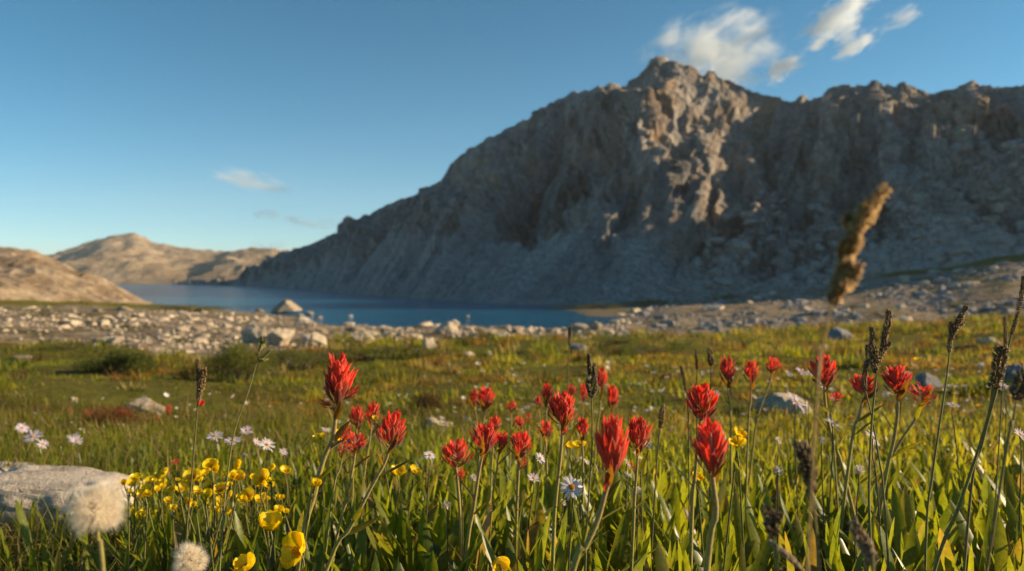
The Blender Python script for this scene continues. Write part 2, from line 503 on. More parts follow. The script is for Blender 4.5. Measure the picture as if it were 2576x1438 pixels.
# columns: equal steps in ridge u with smooth interpolation between the spine pairs
ku = np.interp(np.linspace(0, 1, KC), np.linspace(0, 1, 200), np.interp(np.linspace(0, 1, 200), [0, 0.12, 0.9, 1], [432, 800, 2620, 4400]))


def smp(col):
    v = np.interp(ku, SPN[:, 2], col)
    k = np.exp(-np.linspace(-2, 2, 61) ** 2); k /= k.sum()
    return np.convolve(np.pad(v, 30, mode='edge'), k, mode='valid')


ub, ybk, yrk = smp(SPN[:, 0]), smp(SPN[:, 1]), smp(SPN[:, 3])
Lk = np.interp(ku, SPN[:, 2], arc)
vr = np.interp(ku, SKY_U, SKY_V) + 2.2 * fbm(ku / 14, 0.3, 0, 3, 77) * smooth(600, 1100, ku)
bx, by = (ub - U0) / F * ybk, ybk
bz = np.minimum(base_z(bx, by), LAKE + 6) - 0.6
rx, ry = (ku - U0) / F * yrk, yrk
rz = CH - (vr - V0) / F * yrk
back = np.concatenate([np.linspace(0, 1, KR), 1 + np.linspace(0.03, 1.1, 40)])
S = back[:, None] * np.ones((1, KC))
sf = np.clip(S, 0, 1)
cliff = smooth(1350, 1700, ku)[None] * 0.75
g_lin = sf
g_con = 0.52 * sf + 0.48 * sf ** 2.6
prof_s = g_lin * (1 - cliff) + g_con * cliff
MX = bx + (rx - bx) * S
MY = by + (ry - by) * S
MZ = bz + (rz - bz) * prof_s - np.maximum(S - 1, 0) ** 0.8 * np.abs(rz - bz + 6)[None] * 0.9
span = np.hypot(rx - bx, ry - by)[None]
LL = Lk[None] * np.ones_like(S); SS = S * span
Pm = np.stack([MX, MY, MZ], -1)
du = np.gradient(Pm, axis=1); dv = np.gradient(Pm, axis=0)
nr = unit(np.cross(du, dv)); nr = np.where((nr[..., 2:3] < 0), -nr, nr)
warp = 10 * pn(LL / 45, SS / 60, 0, 50)
big = ridged((LL + warp) / 38, SS / 130, 0.2, 51)
mid = ridged((LL + warp + SS * 0.12) / 15, SS / 60, 0.7, 52)
sml = ridged((LL + warp * .3 + SS * 0.2) / 6.0, SS / 30, 0.1, 53)
tny = ridged((LL + SS * 0.15 + 1.5 * pn(LL / 9, SS / 9, 0, 61)) / 2.4, SS / 13, 0.4, 62)
fin = fbm(MX / 2.6, MY / 2.6, MZ / 3.4, 3, 54)
blk = fbm(MX / 8, MY / 8, MZ / 7, 3, 58)
rightk = smooth(1000, 1700, ku)[None]
scm = np.clip(1 - smooth(0.20, 0.44, sf + 0.35 * fbm(LL / 35, SS / 70, 0.5, 2, 60)), 0, 1)
cl = (1 - scm) * (0.55 + 0.45 * rightk) + 0.16
edge = 1 - 0.85 * smooth(0.78, 1.0, sf)
def facets(a, b, seed, tilt):
    ia, ib = np.floor(a), np.floor(b)
    best = np.full(a.shape, 1e9); val = np.zeros(a.shape)
    z0 = np.zeros_like(ia)
    for da in (-1, 0, 1):
        for db in (-1, 0, 1):
            ca, cb_ = ia + da, ib + db
            h1 = _h(ca, cb_, z0, seed) / 4294967296.0; h2 = _h(ca, cb_, z0, seed + 1) / 4294967296.0
            h3 = _h(ca, cb_, z0, seed + 2) / 4294967296.0; h4 = _h(ca, cb_, z0, seed + 3) / 4294967296.0; h5 = _h(ca, cb_, z0, seed + 4) / 4294967296.0
            ox, oy = a - ca - h1, b - cb_ - h2
            d = ox * ox + oy * oy
            v_ = (h3 - .5) + tilt * ((h4 - .5) * ox + (h5 - .5) * oy)
            m_ = d < best
            best = np.where(m_, d, best); val = np.where(m_, v_, val)
    return val


wl = 3.0 * pn(LL / 14, SS / 14, 0.3, 71) + 1.2 * pn(LL / 5, SS / 5, 0.6, 72)
fc1 = facets((LL + wl) / 13 + SS / 70, (SS + wl) / 26, 80, 2.2)
fc2 = facets((LL + wl * .6) / 5.0 + SS / 30, (SS + wl) / 11, 85, 2.2)
fc3 = facets((LL + wl * .3) / 2.2, (SS + wl * .3) / 3.6, 90, 1.8)
disp = (9.0 * (big - 0.4) + 4.0 * (mid - 0.4) + 1.0 * (sml - 0.4) + 4.2 * fc1 + 2.6 * fc2 + 1.1 * fc3 + 0.75 * (tny - .4)) * cl * (0.55 + 0.45 * rightk) + (0.30 + 0.1 * rightk) * fin + 0.8 * blk * cl
distk = np.clip(yrk / 225, 0.7, 1.6)[None]
disp = disp * edge * smooth(0.0, 0.10, sf) * distk
disp = np.where(S > 1, disp * 0.2, disp)
Pm2 = Pm + nr * disp[..., None]
Pm2[..., 2] += np.where(S > 1, 0, 0.9 * fin * (1 - edge) * smooth(800, 1300, ku)[None])
strata = np.stack([LL / 100, SS / 100, scm], -1).reshape(-1, 3)

m, nt, out = new_mat('mountain_rock')
att = N(nt, 'ShaderNodeAttribute', attribute_name='tint')
geo = N(nt, 'ShaderNodeNewGeometry')
mp = N(nt, 'ShaderNodeMapping'); mp.inputs['Scale'].default_value = (1, 0.13, 0.0)
nt.links.new(att.outputs['Color'], mp.inputs['Vector'])
w1 = noise(nt, 13, 7, 0.62, mp.outputs[0]); w2 = noise(nt, 0.085, 6, 0.65, geo.outputs['Position']); w3 = noise(nt, 0.55, 6, 0.7, geo.outputs['Position']); w4 = noise(nt, 2.2, 4, 0.65, geo.outputs['Position'])
c1 = ramp(nt, w1.outputs['Fac'], [(0.33, (0.10, 0.098, 0.10)), (0.45, (0.24, 0.225, 0.215)), (0.55, (0.40, 0.37, 0.335)), (0.64, (0.30, 0.21, 0.135)), (0.75, (0.16, 0.13, 0.11))])
c2 = ramp(nt, w2.outputs['Fac'], [(0.38, (0.15, 0.148, 0.15)), (0.47, (0.22, 0.21, 0.20)), (0.56, (0.31, 0.205, 0.125)), (0.70, (0.34, 0.29, 0.24))])
c3 = mixc(nt, 0.4, c1.outputs[0], c2.outputs[0])
c3 = mixc(nt, 1.0, c3, ramp(nt, w3.outputs['Fac'], [(0.32, (0.42, 0.42, 0.44)), (0.62, (1.2, 1.18, 1.15))]).outputs[0], 'MULTIPLY')
sp_ = N(nt, 'ShaderNodeSeparateColor'); nt.links.new(att.outputs['Color'], sp_.inputs[0])
scr = ramp(nt, w1.outputs['Fac'], [(0.35, (0.25, 0.245, 0.24)), (0.6, (0.40, 0.385, 0.365))])
scr = mixc(nt, 1.0, scr.outputs[0], ramp(nt, w4.outputs['Fac'], [(0.35, (0.55, 0.55, 0.55)), (0.65, (1.2, 1.2, 1.2))]).outputs[0], 'MULTIPLY')
scr = mixc(nt, 1.0, scr, ramp(nt, w3.outputs['Fac'], [(0.35, (0.7, 0.69, 0.68)), (0.62, (1.15, 1.15, 1.15))]).outputs[0], 'MULTIPLY')
sm_ = N(nt, 'ShaderNodeMath', operation='MULTIPLY'); sm_.inputs[1].default_value = 0.8; nt.links.new(sp_.outputs[2], sm_.inputs[0])
c3 = mixc(nt, sm_.outputs[0], c3, scr)
c3 = mixc(nt, 1.0, c3, (.97, .96, .95), 'MULTIPLY')
pb = N(nt, 'ShaderNodeBsdfPrincipled', i_Roughness=0.9); pb.inputs['Specular IOR Level'].default_value = 0.15
nt.links.new(c3, pb.inputs['Base Color'])
mh = N(nt, 'ShaderNodeMath', operation='MULTIPLY_ADD'); mh.inputs[1].default_value = 0.35
nt.links.new(w4.outputs['Fac'], mh.inputs[0]); nt.links.new(w3.outputs['Fac'], mh.inputs[2])
bp = N(nt, 'ShaderNodeBump', i_Strength=0.7, i_Distance=1.2); nt.links.new(mh.outputs[0], bp.inputs['Height']); nt.links.new(bp.outputs[0], pb.inputs['Normal'])
nt.links.new(pb.outputs[0], out.inputs['Surface'])
M_MOUNT = m
o = raw_mesh('mountain', Pm2.reshape(-1, 3), [grid_faces(len(back), KC)], strata, True, M_MOUNT)
tag(o, 'tall shaded granite mountain with a pointed summit above the lake', 'mountain', kind='structure')


# ------------------------------------------------------------------ hills
def hill(name, label, us, vs, yb_, yr_, zb_, kc, kr, amp, wl, mat, seed):
    ku = np.linspace(us[0], us[-1], kc)
    vr = np.interp(ku, us, vs) + amp[3] * fbm(ku / 40, 0.2, 0, 3, seed)
    k = np.exp(-np.linspace(-2, 2, 15) ** 2); k /= k.sum()
    vr = np.convolve(np.pad(vr, 7, mode='edge'), k, mode='valid')
    yb = np.interp(ku, yb_[0], yb_[1]); yr = np.interp(ku, yr_[0], yr_[1]); zb = np.interp(ku, zb_[0], zb_[1])
    s = np.concatenate([np.linspace(0, 1, kr), 1 + np.linspace(0.05, 1.2, 20)])
    S = s[:, None] * np.ones((1, kc)); sf = np.clip(S, 0, 1)
    t = (ku - U0) / F
    D = yb + (yr - yb) * S
    Xh, Yh = t * D, D
    zr = CH - (vr - V0) / F * yr
    pr = np.sin(sf * math.pi / 2) ** 0.9 * 0.55 + sf * 0.45
    Zh = zb + (zr - zb) * pr - np.maximum(S - 1, 0) ** 1.3 * (np.abs(zr - zb) + 3) * 0.8
    e = smooth(0, 0.12, sf) * (1 - 0.75 * smooth(0.8, 1, sf))
    Zh = Zh + e * (amp[0] * ridged(Xh / wl, Yh / wl * 0.7, 0, seed + 3) + amp[1] * fbm(Xh / wl * 3, Yh / wl * 3, 0, 3, seed + 5) + amp[2] * ridged(Xh / wl * 5, Yh / wl * 4, 0.3, seed + 6))
    o = raw_mesh(name, np.stack([Xh, Yh, Zh], -1).reshape(-1, 3), [grid_faces(len(s), kc)], None, True, mat)
    return tag(o, label, 'hill', kind='structure')


def hill_mat(name, s, cols, green, bd):
    m, nt, out = new_mat(name)
    geo = N(nt, 'ShaderNodeNewGeometry')
    a = noise(nt, 0.05 * s, 6, 0.62, geo.outputs['Position']); b_ = noise(nt, 0.35 * s, 6, 0.65, geo.outputs['Position']); c = noise(nt, 1.6 * s, 4, 0.6, geo.outputs['Position'])
    r1 = ramp(nt, a.outputs['Fac'], [(0.35, cols[0]), (0.5, cols[1]), (0.65, cols[2])])
    r2 = mixc(nt, 1.0, r1.outputs[0], ramp(nt, b_.outputs['Fac'], [(0.32, (0.55, 0.52, 0.5)), (0.62, (1.15, 1.15, 1.15))]).outputs[0], 'MULTIPLY')
    r3 = mixc(nt, ramp(nt, b_.outputs['Fac'], [(0.60, (0, 0, 0)), (0.68, (green,) * 3)]).outputs[0], r2, (0.10, 0.085, 0.03))
    pb = N(nt, 'ShaderNodeBsdfPrincipled', i_Roughness=0.92); pb.inputs['Specular IOR Level'].default_value = 0.1
    nt.links.new(r3, pb.inputs['Base Color'])
    mh = N(nt, 'ShaderNodeMath', operation='MULTIPLY_ADD'); mh.inputs[1].default_value = 0.3
    nt.links.new(c.outputs['Fac'], mh.inputs[0]); nt.links.new(b_.outputs['Fac'], mh.inputs[2])
    bp = N(nt, 'ShaderNodeBump', i_Strength=0.8, i_Distance=bd); nt.links.new(mh.outputs[0], bp.inputs['Height']); nt.links.new(bp.outputs[0], pb.inputs['Normal'])
    nt.links.new(pb.outputs[0], out.inputs['Surface'])
    return m


hill('hillside', 'low tan granite hillside at the left edge of the lake', [-900, -400, -100, 0, 80, 140, 200, 250, 290, 340, 366, 385],
     [560, 585, 618, 629, 641, 661, 689, 705, 722, 745, 757, 766], ([-900, 0, 300, 385], [60, 88, 105, 122]), ([-900, 0, 385], [130, 150, 128]),
     ([-900, 0, 200, 385], [-2.2, -2.4, -3.4, -4.3]), 420, 160, (0.8, 0.7, 0.35, 2.5), 16, hill_mat('hillside_granite', 2.6, [(0.20, 0.14, 0.085), (0.33, 0.25, 0.165), (0.40, 0.32, 0.235)], 0.7, 0.6), 201)
hill('hills', 'far tan mountain hills rising beyond the lake', [-300, 60, 135, 200, 260, 300, 332, 360, 420, 480, 560, 650, 700, 780, 950, 1300],
     [690, 668, 656, 634, 616, 609, 601, 609, 634, 649, 646, 642, 647, 650, 660, 690], ([-300, 1300], [566, 566]), ([-300, 330, 560, 1300], [900, 1150, 1000, 950]),
     ([-300, 1300], [-4.5, -4.5]), 460, 160, (9.0, 6.0, 1.8, 1.5), 120, hill_mat('far_hill_rock', 0.35, [(0.27, 0.20, 0.125), (0.36, 0.27, 0.17), (0.40, 0.31, 0.21)], 0.5, 5.0), 231)

# ------------------------------------------------------------------ rocks
def ico(sub):
    import bmesh
    bm = bmesh.new(); bmesh.ops.create_icosphere(bm, subdivisions=sub, radius=1)
    V = np.array([v.co[:] for v in bm.verts]); Fc = np.array([[v.index for v in f.verts] for f in bm.faces]); bm.free()
    return V, Fc


ICO = {k: ico(k) for k in (2, 3, 4, 5)}


def rock_shape(sub, seed, planes=13, flat=0.75, rough=0.05, soft=34.0):
    V, Fc = ICO[sub]
    r = np.random.default_rng(seed)
    n = unit(r.normal(size=(planes, 3))); h = r.uniform(0.45, 1.0, planes)
    d = V @ n.T
    q = np.where(d > 0.08, h / np.maximum(d, 0.08), 9.0)
    rr = -np.log(np.exp(-soft * q).sum(1) + math.exp(-soft * 1.12)) / soft
    rr = rr * (1 + rough * fbm(V[:, 0] * 2.2 + seed, V[:, 1] * 2.2, V[:, 2] * 2.2, 4, seed))
    W = V * rr[:, None] * np.array([1.0, 0.9, flat])
    return W / np.abs(W).max(0) * np.array([1, 0.85, flat]), Fc


ROCKS = {}
def rock_mesh(i, mat):
    key = (i, mat.name)
    if key not in ROCKS:
        V, Fc = rock_shape(4, 300 + i, 7 + i % 4, [0.8, 0.65, 0.9, 0.55][i % 4], .16)
        o = raw_mesh('rock', V, [Fc], None, True, mat)
        ROCKS[key] = o.data
        o.data.polygons.foreach_set('use_smooth', np.zeros(len(o.data.polygons), bool))
        me = o.data; bpy.data.objects.remove(o)
        return me
    return ROCKS[key]


def put_rock(name, label, cat, u, v_top, v_base, w, mat, i, group=None, base=None, rot=None, sink=0.25, dz=None, tall=None):
    p = at(u, v_base) if base is None else base
    y = p[1]
    W = w / 2 / F * y
    H = (v_base - v_top) / F * y
    o = bpy.data.objects.new(name, rock_mesh(i, mat)); COL.objects.link(o)
    V = np.empty(len(o.data.vertices) * 3, np.float32); o.data.vertices.foreach_get('co', V); V = V.reshape(-1, 3)
    rz_ = random.uniform(0, 6.28) if rot is None else rot
    sz = H / (2 * V[:, 2].max() * (1 - sink))
    o.scale = (W, W * 0.9, sz)
    o.rotation_euler = (random.uniform(-.12, .12), random.uniform(-.12, .12), rz_)
    o.location = (p[0], p[1] + W * 0.4, p[2] + H - sz * V[:, 2].max())
    return tag(o, label, cat, group)


G_SH = 'large boulders along the near shore'
lake_pt = lambda u, v: np.array([(u - U0) / F * (4 * F / (v - V0)), 4 * F / (v - V0), LAKE])
def pyramid_mesh():
    V, Fc = ICO[5]
    n = unit(np.array([[-.55, -.55, .62], [.80, -.35, .55], [.45, .8, .5], [-.6, .6, .6], [-.95, -.1, .25], [.15, -.95, .3], [0, 0, -1.0], [.2, -.1, .97]]))
    h = np.array([.52, .60, .7, .62, .92, .7, .5, .74]); d = V @ n.T
    q = np.where(d > .08, h / np.maximum(d, .08), 9.0)
    rr = -np.log(np.exp(-40 * q).sum(1) + math.exp(-40 * 1.3)) / 40
    W_ = V * (rr * (1 + .03 * fbm(V[:, 0] * 3, V[:, 1] * 3, V[:, 2] * 3, 4, 9)))[:, None]
    W_ = W_ / np.abs(W_).max(0) * np.array([1, .9, .8])
    o = raw_mesh('boulder', W_, [Fc], None, True, M_ROCKT); me = o.data; bpy.data.objects.remove(o); return me


ROCKS[(77, M_ROCKT.name)] = pyramid_mesh()
put_rock('boulder', 'big pyramid shaped boulder standing in the shallow lake water', 'boulder', 713, 755, 789, 80, M_ROCKT, 77, G_SH, lake_pt(713, 789), rot=0.05, sink=0.12)
put_rock('stone', 'small dark stone alone in the blue lake', 'stone', 880, 791, 797, 20, M_ROCKG, 1, 'stones in the lake', lake_pt(880, 798))
put_rock('stone', 'small pale stone alone in the dark part of the lake', 'stone', 1175, 793, 801, 14, M_ROCK, 3, 'stones in the lake', lake_pt(1175, 801))
for (u, vt, vb, w, lb) in ((651, 777, 787, 24, 'low stone in the water just left of the pyramid boulder'), (776, 784, 793, 26, 'low stone in the water just right of the pyramid boulder'),
                           (800, 796, 803, 22, 'wet stone in the shallows right of the pyramid boulder, nearer the shore'), (752, 790, 797, 22, 'wet stone in the shallows below the pyramid boulder')):
    put_rock('stone', lb, 'stone', u, vt, vb, w, M_ROCKT, random.randrange(8), 'stones in the lake', lake_pt(u, vb))
for (u, vt, vb, w, mt, i, lb) in (
        (640, 816, 864, 80, M_ROCK, 9, 'large pale boulder with a shaded left face, first of the row above the willow bush'),
        (706, 828, 872, 84, M_ROCK, 6, 'large pale split boulder in the middle of the shore boulder row'),
        (790, 836, 878, 80, M_ROCK, 3, 'large pale boulder with dark left face and bright right face at the row end'),
        (1122, 812, 842, 62, M_ROCK, 0, 'pale shore boulder with a rusty orange top'),
        (1078, 850, 880, 40, M_ROCK, 7, 'pale boulder lying forward of the shore stones on the turf edge'),
        (760, 806, 828, 60, M_ROCK, 1, 'pale boulder behind the split boulder at the water edge'),
        (1300, 822, 838, 34, M_ROCKT, 2, 'tan shore rock with a mossy green top'),
        (1500, 812, 832, 46, M_ROCKT, 3, 'tan rock at the tip of the lake inlet'),
        (905, 838, 862, 70, M_ROCK, 8, 'long flat pale boulder right of the big shore boulders'),
        (985, 836, 860, 50, M_ROCK, 9, 'rounded pale boulder on the stony shore under the blue lake')):
    put_rock('boulder', lb, 'boulder', u, vt, vb, w, mt, i, G_SH)
G_MR = 'rocks in the meadow'
for (u, vt, vb, w, mt, i, lb, sk) in (
        (1455, 866, 889, 50, M_ROCKG, 2, 'small blue grey angular boulder alone in the mid meadow', .2),
        (1178, 886, 900, 40, M_ROCK, 1, 'low whitish rock in the brown turf left of the grey boulder', .3),
        (770, 907, 924, 30, M_ROCK, 3, 'small white rock behind the tallest red paintbrush', .3),
        (718, 900, 916, 46, M_ROCKT, 0, 'flat tan rock half buried beside the willow bush', .4),
        (2126, 823, 863, 86, M_ROCKG, 5, 'dark blue grey boulder with pale top at the far right of the meadow', .2),
        (2075, 868, 884, 66, M_ROCKT, 1, 'flat tan rock in front of the dark boulder', .4),
        (365, 1004, 1044, 118, M_ROCK, 9, 'pale flat rounded rock in the left meadow beside the rusty shrub', .4),
        (180, 1000, 1010, 26, M_ROCK, 3, 'tiny pale stone in the left meadow turf', .3),
        (1102, 1056, 1102, 94, M_ROCK, 4, 'pale grey rock among the flowers right of the leaning red paintbrush', .35),
        (1190, 1092, 1122, 40, M_ROCK, 5, 'small pale rock half hidden behind a red paintbrush', .3),
        (1985, 1000, 1046, 200, M_ROCK, 1, 'wide low pale slab behind the lilac daisies at right', .45),
        (2186, 1040, 1072, 100, M_ROCK, 8, 'low pale slab under the right hand paintbrush cluster', .45),
        (2342, 942, 975, 110, M_ROCKG, 9, 'low grey slab with shaded left end beside the shortest right paintbrush', .4),
        (2563, 915, 975, 70, M_ROCKG, 6, 'dark rock cut by the right edge of the meadow', .3),
        (2500, 850, 870, 80, M_ROCK, 7, 'pale flat rock at the right end of the dry grass', .4),
        (50, 895, 906, 50, M_ROCKT, 2, 'flat tan stone at the left edge of the turf', .4),
        (60, 905, 912, 30, M_ROCKT, 3, 'small tan stone just below the flat one at the left edge', .4)):
    put_rock('rock', lb, 'rock', u, vt, vb, w, mt, i, G_MR, sink=sk)

# foreground slab with cracks
def slab(label, u, v_top, v_base, w, y, seed, flat):
    V, Fc = ICO[5]
    r = np.random.default_rng(seed)
    W = w / 2 / F * y; H = (v_base - v_top) / F * y
    x, yy, z = V.T
    sq = lambda a, p: np.sign(a) * np.abs(a) ** p
    Q = np.stack([sq(x, 0.6), sq(yy, 0.6), sq(z, 0.42)], 1)
    ed = 1 + 0.16 * fbm(V[:, 0] * 1.6 + seed, V[:, 1] * 1.6, V[:, 2] * 0.4, 4, seed)
    Q[:, :2] *= ed[:, None]
    lay = np.floor((Q[:, 2] + .12 * pn(Q[:, 0] * 1.3, Q[:, 1] * 1.3, 0, seed)) * 3.2)
    off = np.sin(lay * 12.9898 + seed) * 43758.5453; off = off - np.floor(off)
    side_ = np.clip(np.maximum(np.abs(Q[:, 0]), np.abs(Q[:, 1])) * 1.6 - .5, 0, 1)
    crack = np.exp(-((Q[:, 0] - 0.25 - 0.8 * Q[:, 2] - .25 * pn(Q[:, 1] * 2, Q[:, 2] * 3, 0, seed)) / 0.025) ** 2) + np.exp(-((Q[:, 0] + 0.35 + .5 * Q[:, 1] - .2 * pn(Q[:, 1] * 3, .5, 0, seed)) / 0.02) ** 2)
    Q[:, :2] *= (1 - .13 * off * side_ - .05 * crack)[:, None]
    Q[:, 2] += .10 * fbm(Q[:, 0] * 2.2, Q[:, 1] * 2.2, 0, 4, seed + 1) - .12 * crack + .05 * ridged(Q[:, 0] * 4, Q[:, 1] * 1.5, 0, seed + 4) + .14 * Q[:, 0] * -1
    p = at_depth(u, y)
    Q = Q * np.array([W, W * 0.6, H * 0.8]) + np.array([p[0], p[1] + W * 0.45, CH - (v_top - V0) / F * (y + W * .45) - H * 0.74])
    o = raw_mesh('rock_slab', Q, [Fc], None, True, M_SLAB, None, p)
    o.location = p
    tag(o, label, 'rock', 'rocks in the meadow')


slab('broad cracked cream slab of rock behind the dandelion clock at left', 60, 1204, 1330, 500, 1.30, 411, 0.5)
slab('smaller cream slab lying behind the broad cracked slab at left', 10, 1176, 1230, 230, 1.75, 412, 0.5)

# individually copied stones of the belts
cand = []
r_ = np.random.default_rng(55)
for _ in range(11000):
    u = r_.uniform(-40, 2600)
    lo, hi = np.interp(u, BU, BT), np.interp(u, BU, BB)
    v = r_.uniform(lo, hi)
    p = at(u, v, 4, 150)
    if p[2] < LAKE + 0.05 or p[1] > 140: continue
    if r_.random() > 0.15 + belt(p[0], p[1]) * 0.85 * smooth(-.2, .12, fbm(p[0] / (2 + p[1] * .05), p[1] / (3 + p[1] * .12), 0, 2, 33)): continue
    if u < 1500 and r_.random() < 0.55: continue
    px = min(36, 6 + r_.pareto(2.2) * 6.0)
    px *= np.interp(v, [690, 800, 890], [0.8, 0.9, 1.1])
    cand.append((px, u, v, p))
cand.sort(key=lambda c: -c[0])
LEFT_L = ('pale granite stone in the rubble belt between meadow and lake at left', 'stones of the left shore rubble')
RIGHT_L = ('grey granite stone in the rubble slope at the foot of the mountain', 'stones of the right rubble slope')
MID_L = ('pale stone on the narrow shore strip along the near edge of the lake', 'stones of the middle shore strip')
small = []
n_ind = 0
for px, u, v, p in cand:
    if n_ind < 235:
        if u < 860: lb, gp, mt = *LEFT_L, (M_ROCK if r_.random() < .8 else M_ROCKT)
        elif u < 1600: lb, gp, mt = *MID_L, (M_ROCK if r_.random() < .8 else M_ROCKT)
        else: lb, gp, mt = *RIGHT_L, (M_ROCK if r_.random() < .35 else M_ROCKG)
        put_rock('stone', lb, 'stone', u, v - px * r_.uniform(.2, .45), v, px * r_.uniform(.9, 1.6), mt, int(r_.integers(0, 10)), gp, p, sink=.4)
        n_ind += 1
    else:
        small.append((px, p))

# rubble too small to count, as one mass
def scatter_rocks(name, label, pts, sizes, mat, seed, nvar=8):
    r = np.random.default_rng(seed)
    T = [rock_shape(2, 700 + k, 8 + k % 5, [0.8, 0.65, 0.95, 0.55][k % 4], 0.04)[0] for k in range(nvar)]
    Fc = ICO[2][1]; nv = len(T[0])
    n = len(pts)
    var = r.integers(0, nvar, n)
    V = np.array(T)[var]
    yaw = r.uniform(0, 6.28, n); c, s = np.cos(yaw), np.sin(yaw)
    til = r.normal(0, .3, n); ct, st = np.cos(til), np.sin(til)
    V = V * (sizes[:, None] * r.uniform(.7, 1.2, (n, 3)) * np.array([1, 1, .75]))[:, None, :]
    x, y, z = V[..., 0], V[..., 1] * ct[:, None] - V[..., 2] * st[:, None], V[..., 1] * st[:, None] + V[..., 2] * ct[:, None]
    V = np.stack([x * c[:, None] - y * s[:, None], x * s[:, None] + y * c[:, None], z], -1) + pts[:, None, :]
    Fa = (Fc[None] + (np.arange(n) * nv)[:, None, None]).reshape(-1, 3)
    o = raw_mesh(name, V.reshape(-1, 3), [Fa], None, False, mat)
    return tag(o, label, 'rubble', kind='stuff')


pl = np.array([c[1] for c in small if c[1][0] < -0.0 or c[1][0] / c[1][1] < 0.15]); sl = np.array([c[0] for c in small if c[1][0] < 0 or c[1][0] / c[1][1] < 0.15])
pr_ = np.array([c[1] for c in small if not (c[1][0] < 0 or c[1][0] / c[1][1] < 0.15)]); sr = np.array([c[0] for c in small if not (c[1][0] < 0 or c[1][0] / c[1][1] < 0.15)])
scatter_rocks('shore_rubble', 'small pale stones covering the lake shore', pl, sl * 0.55 / F * pl[:, 1], M_ROCK, 61)
scatter_rocks('slope_rubble', 'small grey stones covering the ground at the foot of the mountain', pr_, sr * 0.55 / F * pr_[:, 1], M_ROCKG, 62)
# talus blocks on the lower mountain
r_ = np.random.default_rng(66)
tp, ts_ = [], []
kk = np.arange(KC)
while len(tp) < 5200:
    k = r_.integers(0, KC); uu_ = ku[k]
    if uu_ < 1930 or uu_ > 2800: continue
    s_ = r_.uniform(0.0, 0.55) if uu_ > 1900 else r_.uniform(0, 0.36)
    if r_.random() > (1 - s_ / 0.6) * (0.4 + 0.6 * smooth(1600, 1900, uu_)): continue
    i = int(s_ * (KR - 1))
    tp.append(Pm2[i, k]); ts_.append(min(2.0, 0.36 + r_.pareto(2.3) * 0.34))
scatter_rocks('talus_rubble', 'fallen blocks strewn over the lower slope of the mountain', np.array(tp), np.array(ts_), M_TALUS, 63)

# ------------------------------------------------------------------ vegetation stuff
def scatter_blades(name, label, cat, pts, L, W, bend, tilt, yaw, tint, mat, rows=5, shape=0.7, fold=0.25):
    s = np.linspace(0, 1, rows)
    w = np.sin(np.pi * s ** shape) * 0.85 + 0.25 * (1 - s); w[-1] = 0.04
    if shape > 0.8:
        s = 1 - (1 - s) ** 1.25
        w = np.interp(s, [0, .25, .62, .82, .93, .98, 1], [.32, .5, 1, .92, .62, .3, .06])
    n = len(pts)
    k = np.array([-1, 0, 1])
    tx = (w[:, None] * k[None]).ravel(); tz = np.repeat(s, 3); tb = np.repeat(s * s, 3); tf = (w[:, None] * np.abs(k)[None]).ravel()
    x = tx[None] * W[:, None]
    y = tb[None] * (bend * L)[:, None] + tf[None] * (fold * W)[:, None]
    z = tz[None] * L[:, None]
    ct, st = np.cos(tilt)[:, None], np.sin(tilt)[:, None]
    y, z = y * ct + z * st, z * ct - y * st
    c, sn = np.cos(yaw)[:, None], np.sin(yaw)[:, None]
    V = np.stack([x * c - y * sn, x * sn + y * c, z], -1) + pts[:, None, :]
    nv = rows * 3
    Fq = (grid_faces(rows, 3)[None] + (np.arange(n) * nv)[:, None, None]).reshape(-1, 4)
    C = np.repeat(tint[:, None, :], nv, 1)
    if shape > 0.8:
        rt = np.random.default_rng(3); f = ((rt.random(n) < .14) * rt.uniform(.3, 1, n))[:, None, None] * (tz ** 5)[None, :, None]
        C = C * (1 - f) + np.array([.30, .17, .05]) * f
    C = C.reshape(-1, 3)
    o = raw_mesh(name, V.reshape(-1, 3), [Fq], C, True, mat)
    return tag(o, label, cat, kind='stuff')


def fan_points(n, y0, y1, seed, power=1.0, margin=0.5):
    """points spread evenly over the meadow in front, thinning with distance when power < 1"""
    r = np.random.default_rng(seed)
    ys = np.geomspace(y0, y1, 600)
    wd = 0.70 * ys + margin
    pdf = wd * ys ** (power - 1)
    cdf = np.concatenate([[0], np.cumsum((pdf[1:] + pdf[:-1]) / 2 * np.diff(ys))]); cdf /= cdf[-1]
    y = np.interp(r.random(n), cdf, ys)
    x = r.uniform(-1, 1, n) * (0.70 * y + margin)
    return x, y


def greens(x, y, r, dry=0.08, dark=1.0):
    n = len(x)
    p = fbm(x / 0.5, y / 0.5, 0, 3, 91)
    q = fbm(x / 2.5, y / 1.8, 0, 3, 92)
    a = np.array([0.085, 0.112, 0.012]); b = np.array([0.195, 0.205, 0.016]); c_ = np.array([0.28, 0.24, 0.028])
    f = np.clip(0.45 + 0.8 * p + r.normal(0, .22, n), 0, 1)[:, None]; gq = np.clip(0.1 + 1.0 * q + r.normal(0, .12, n), 0, 1)[:, None]
    col = (a * (1 - f) + b * f) * (1 - 0.5 * gq) + c_ * 0.5 * gq
    dk = smooth(0.12, 0.4, fbm(x / 1.1, y / 0.8, 0, 3, 94))[:, None] * smooth(1.6, 3, y)[:, None]
    col = col * (1 - 0.5 * dk)
    d = (r.random(n) < dry)[:, None]
    return np.where(d, np.array([0.24, 0.17, 0.075]) * r.uniform(.6, 1.1, (n, 1)), col) * dark


def hole(x, y):     # shady gap at lower right of the photo and the stream of bare soil
    u = U0 + F * x / np.maximum(y, .05); v = V0 + F * (CH - 0.04) / y
    return np.exp(-((u - 2080) / 170) ** 2 - ((v - 1330) / 95) ** 2)


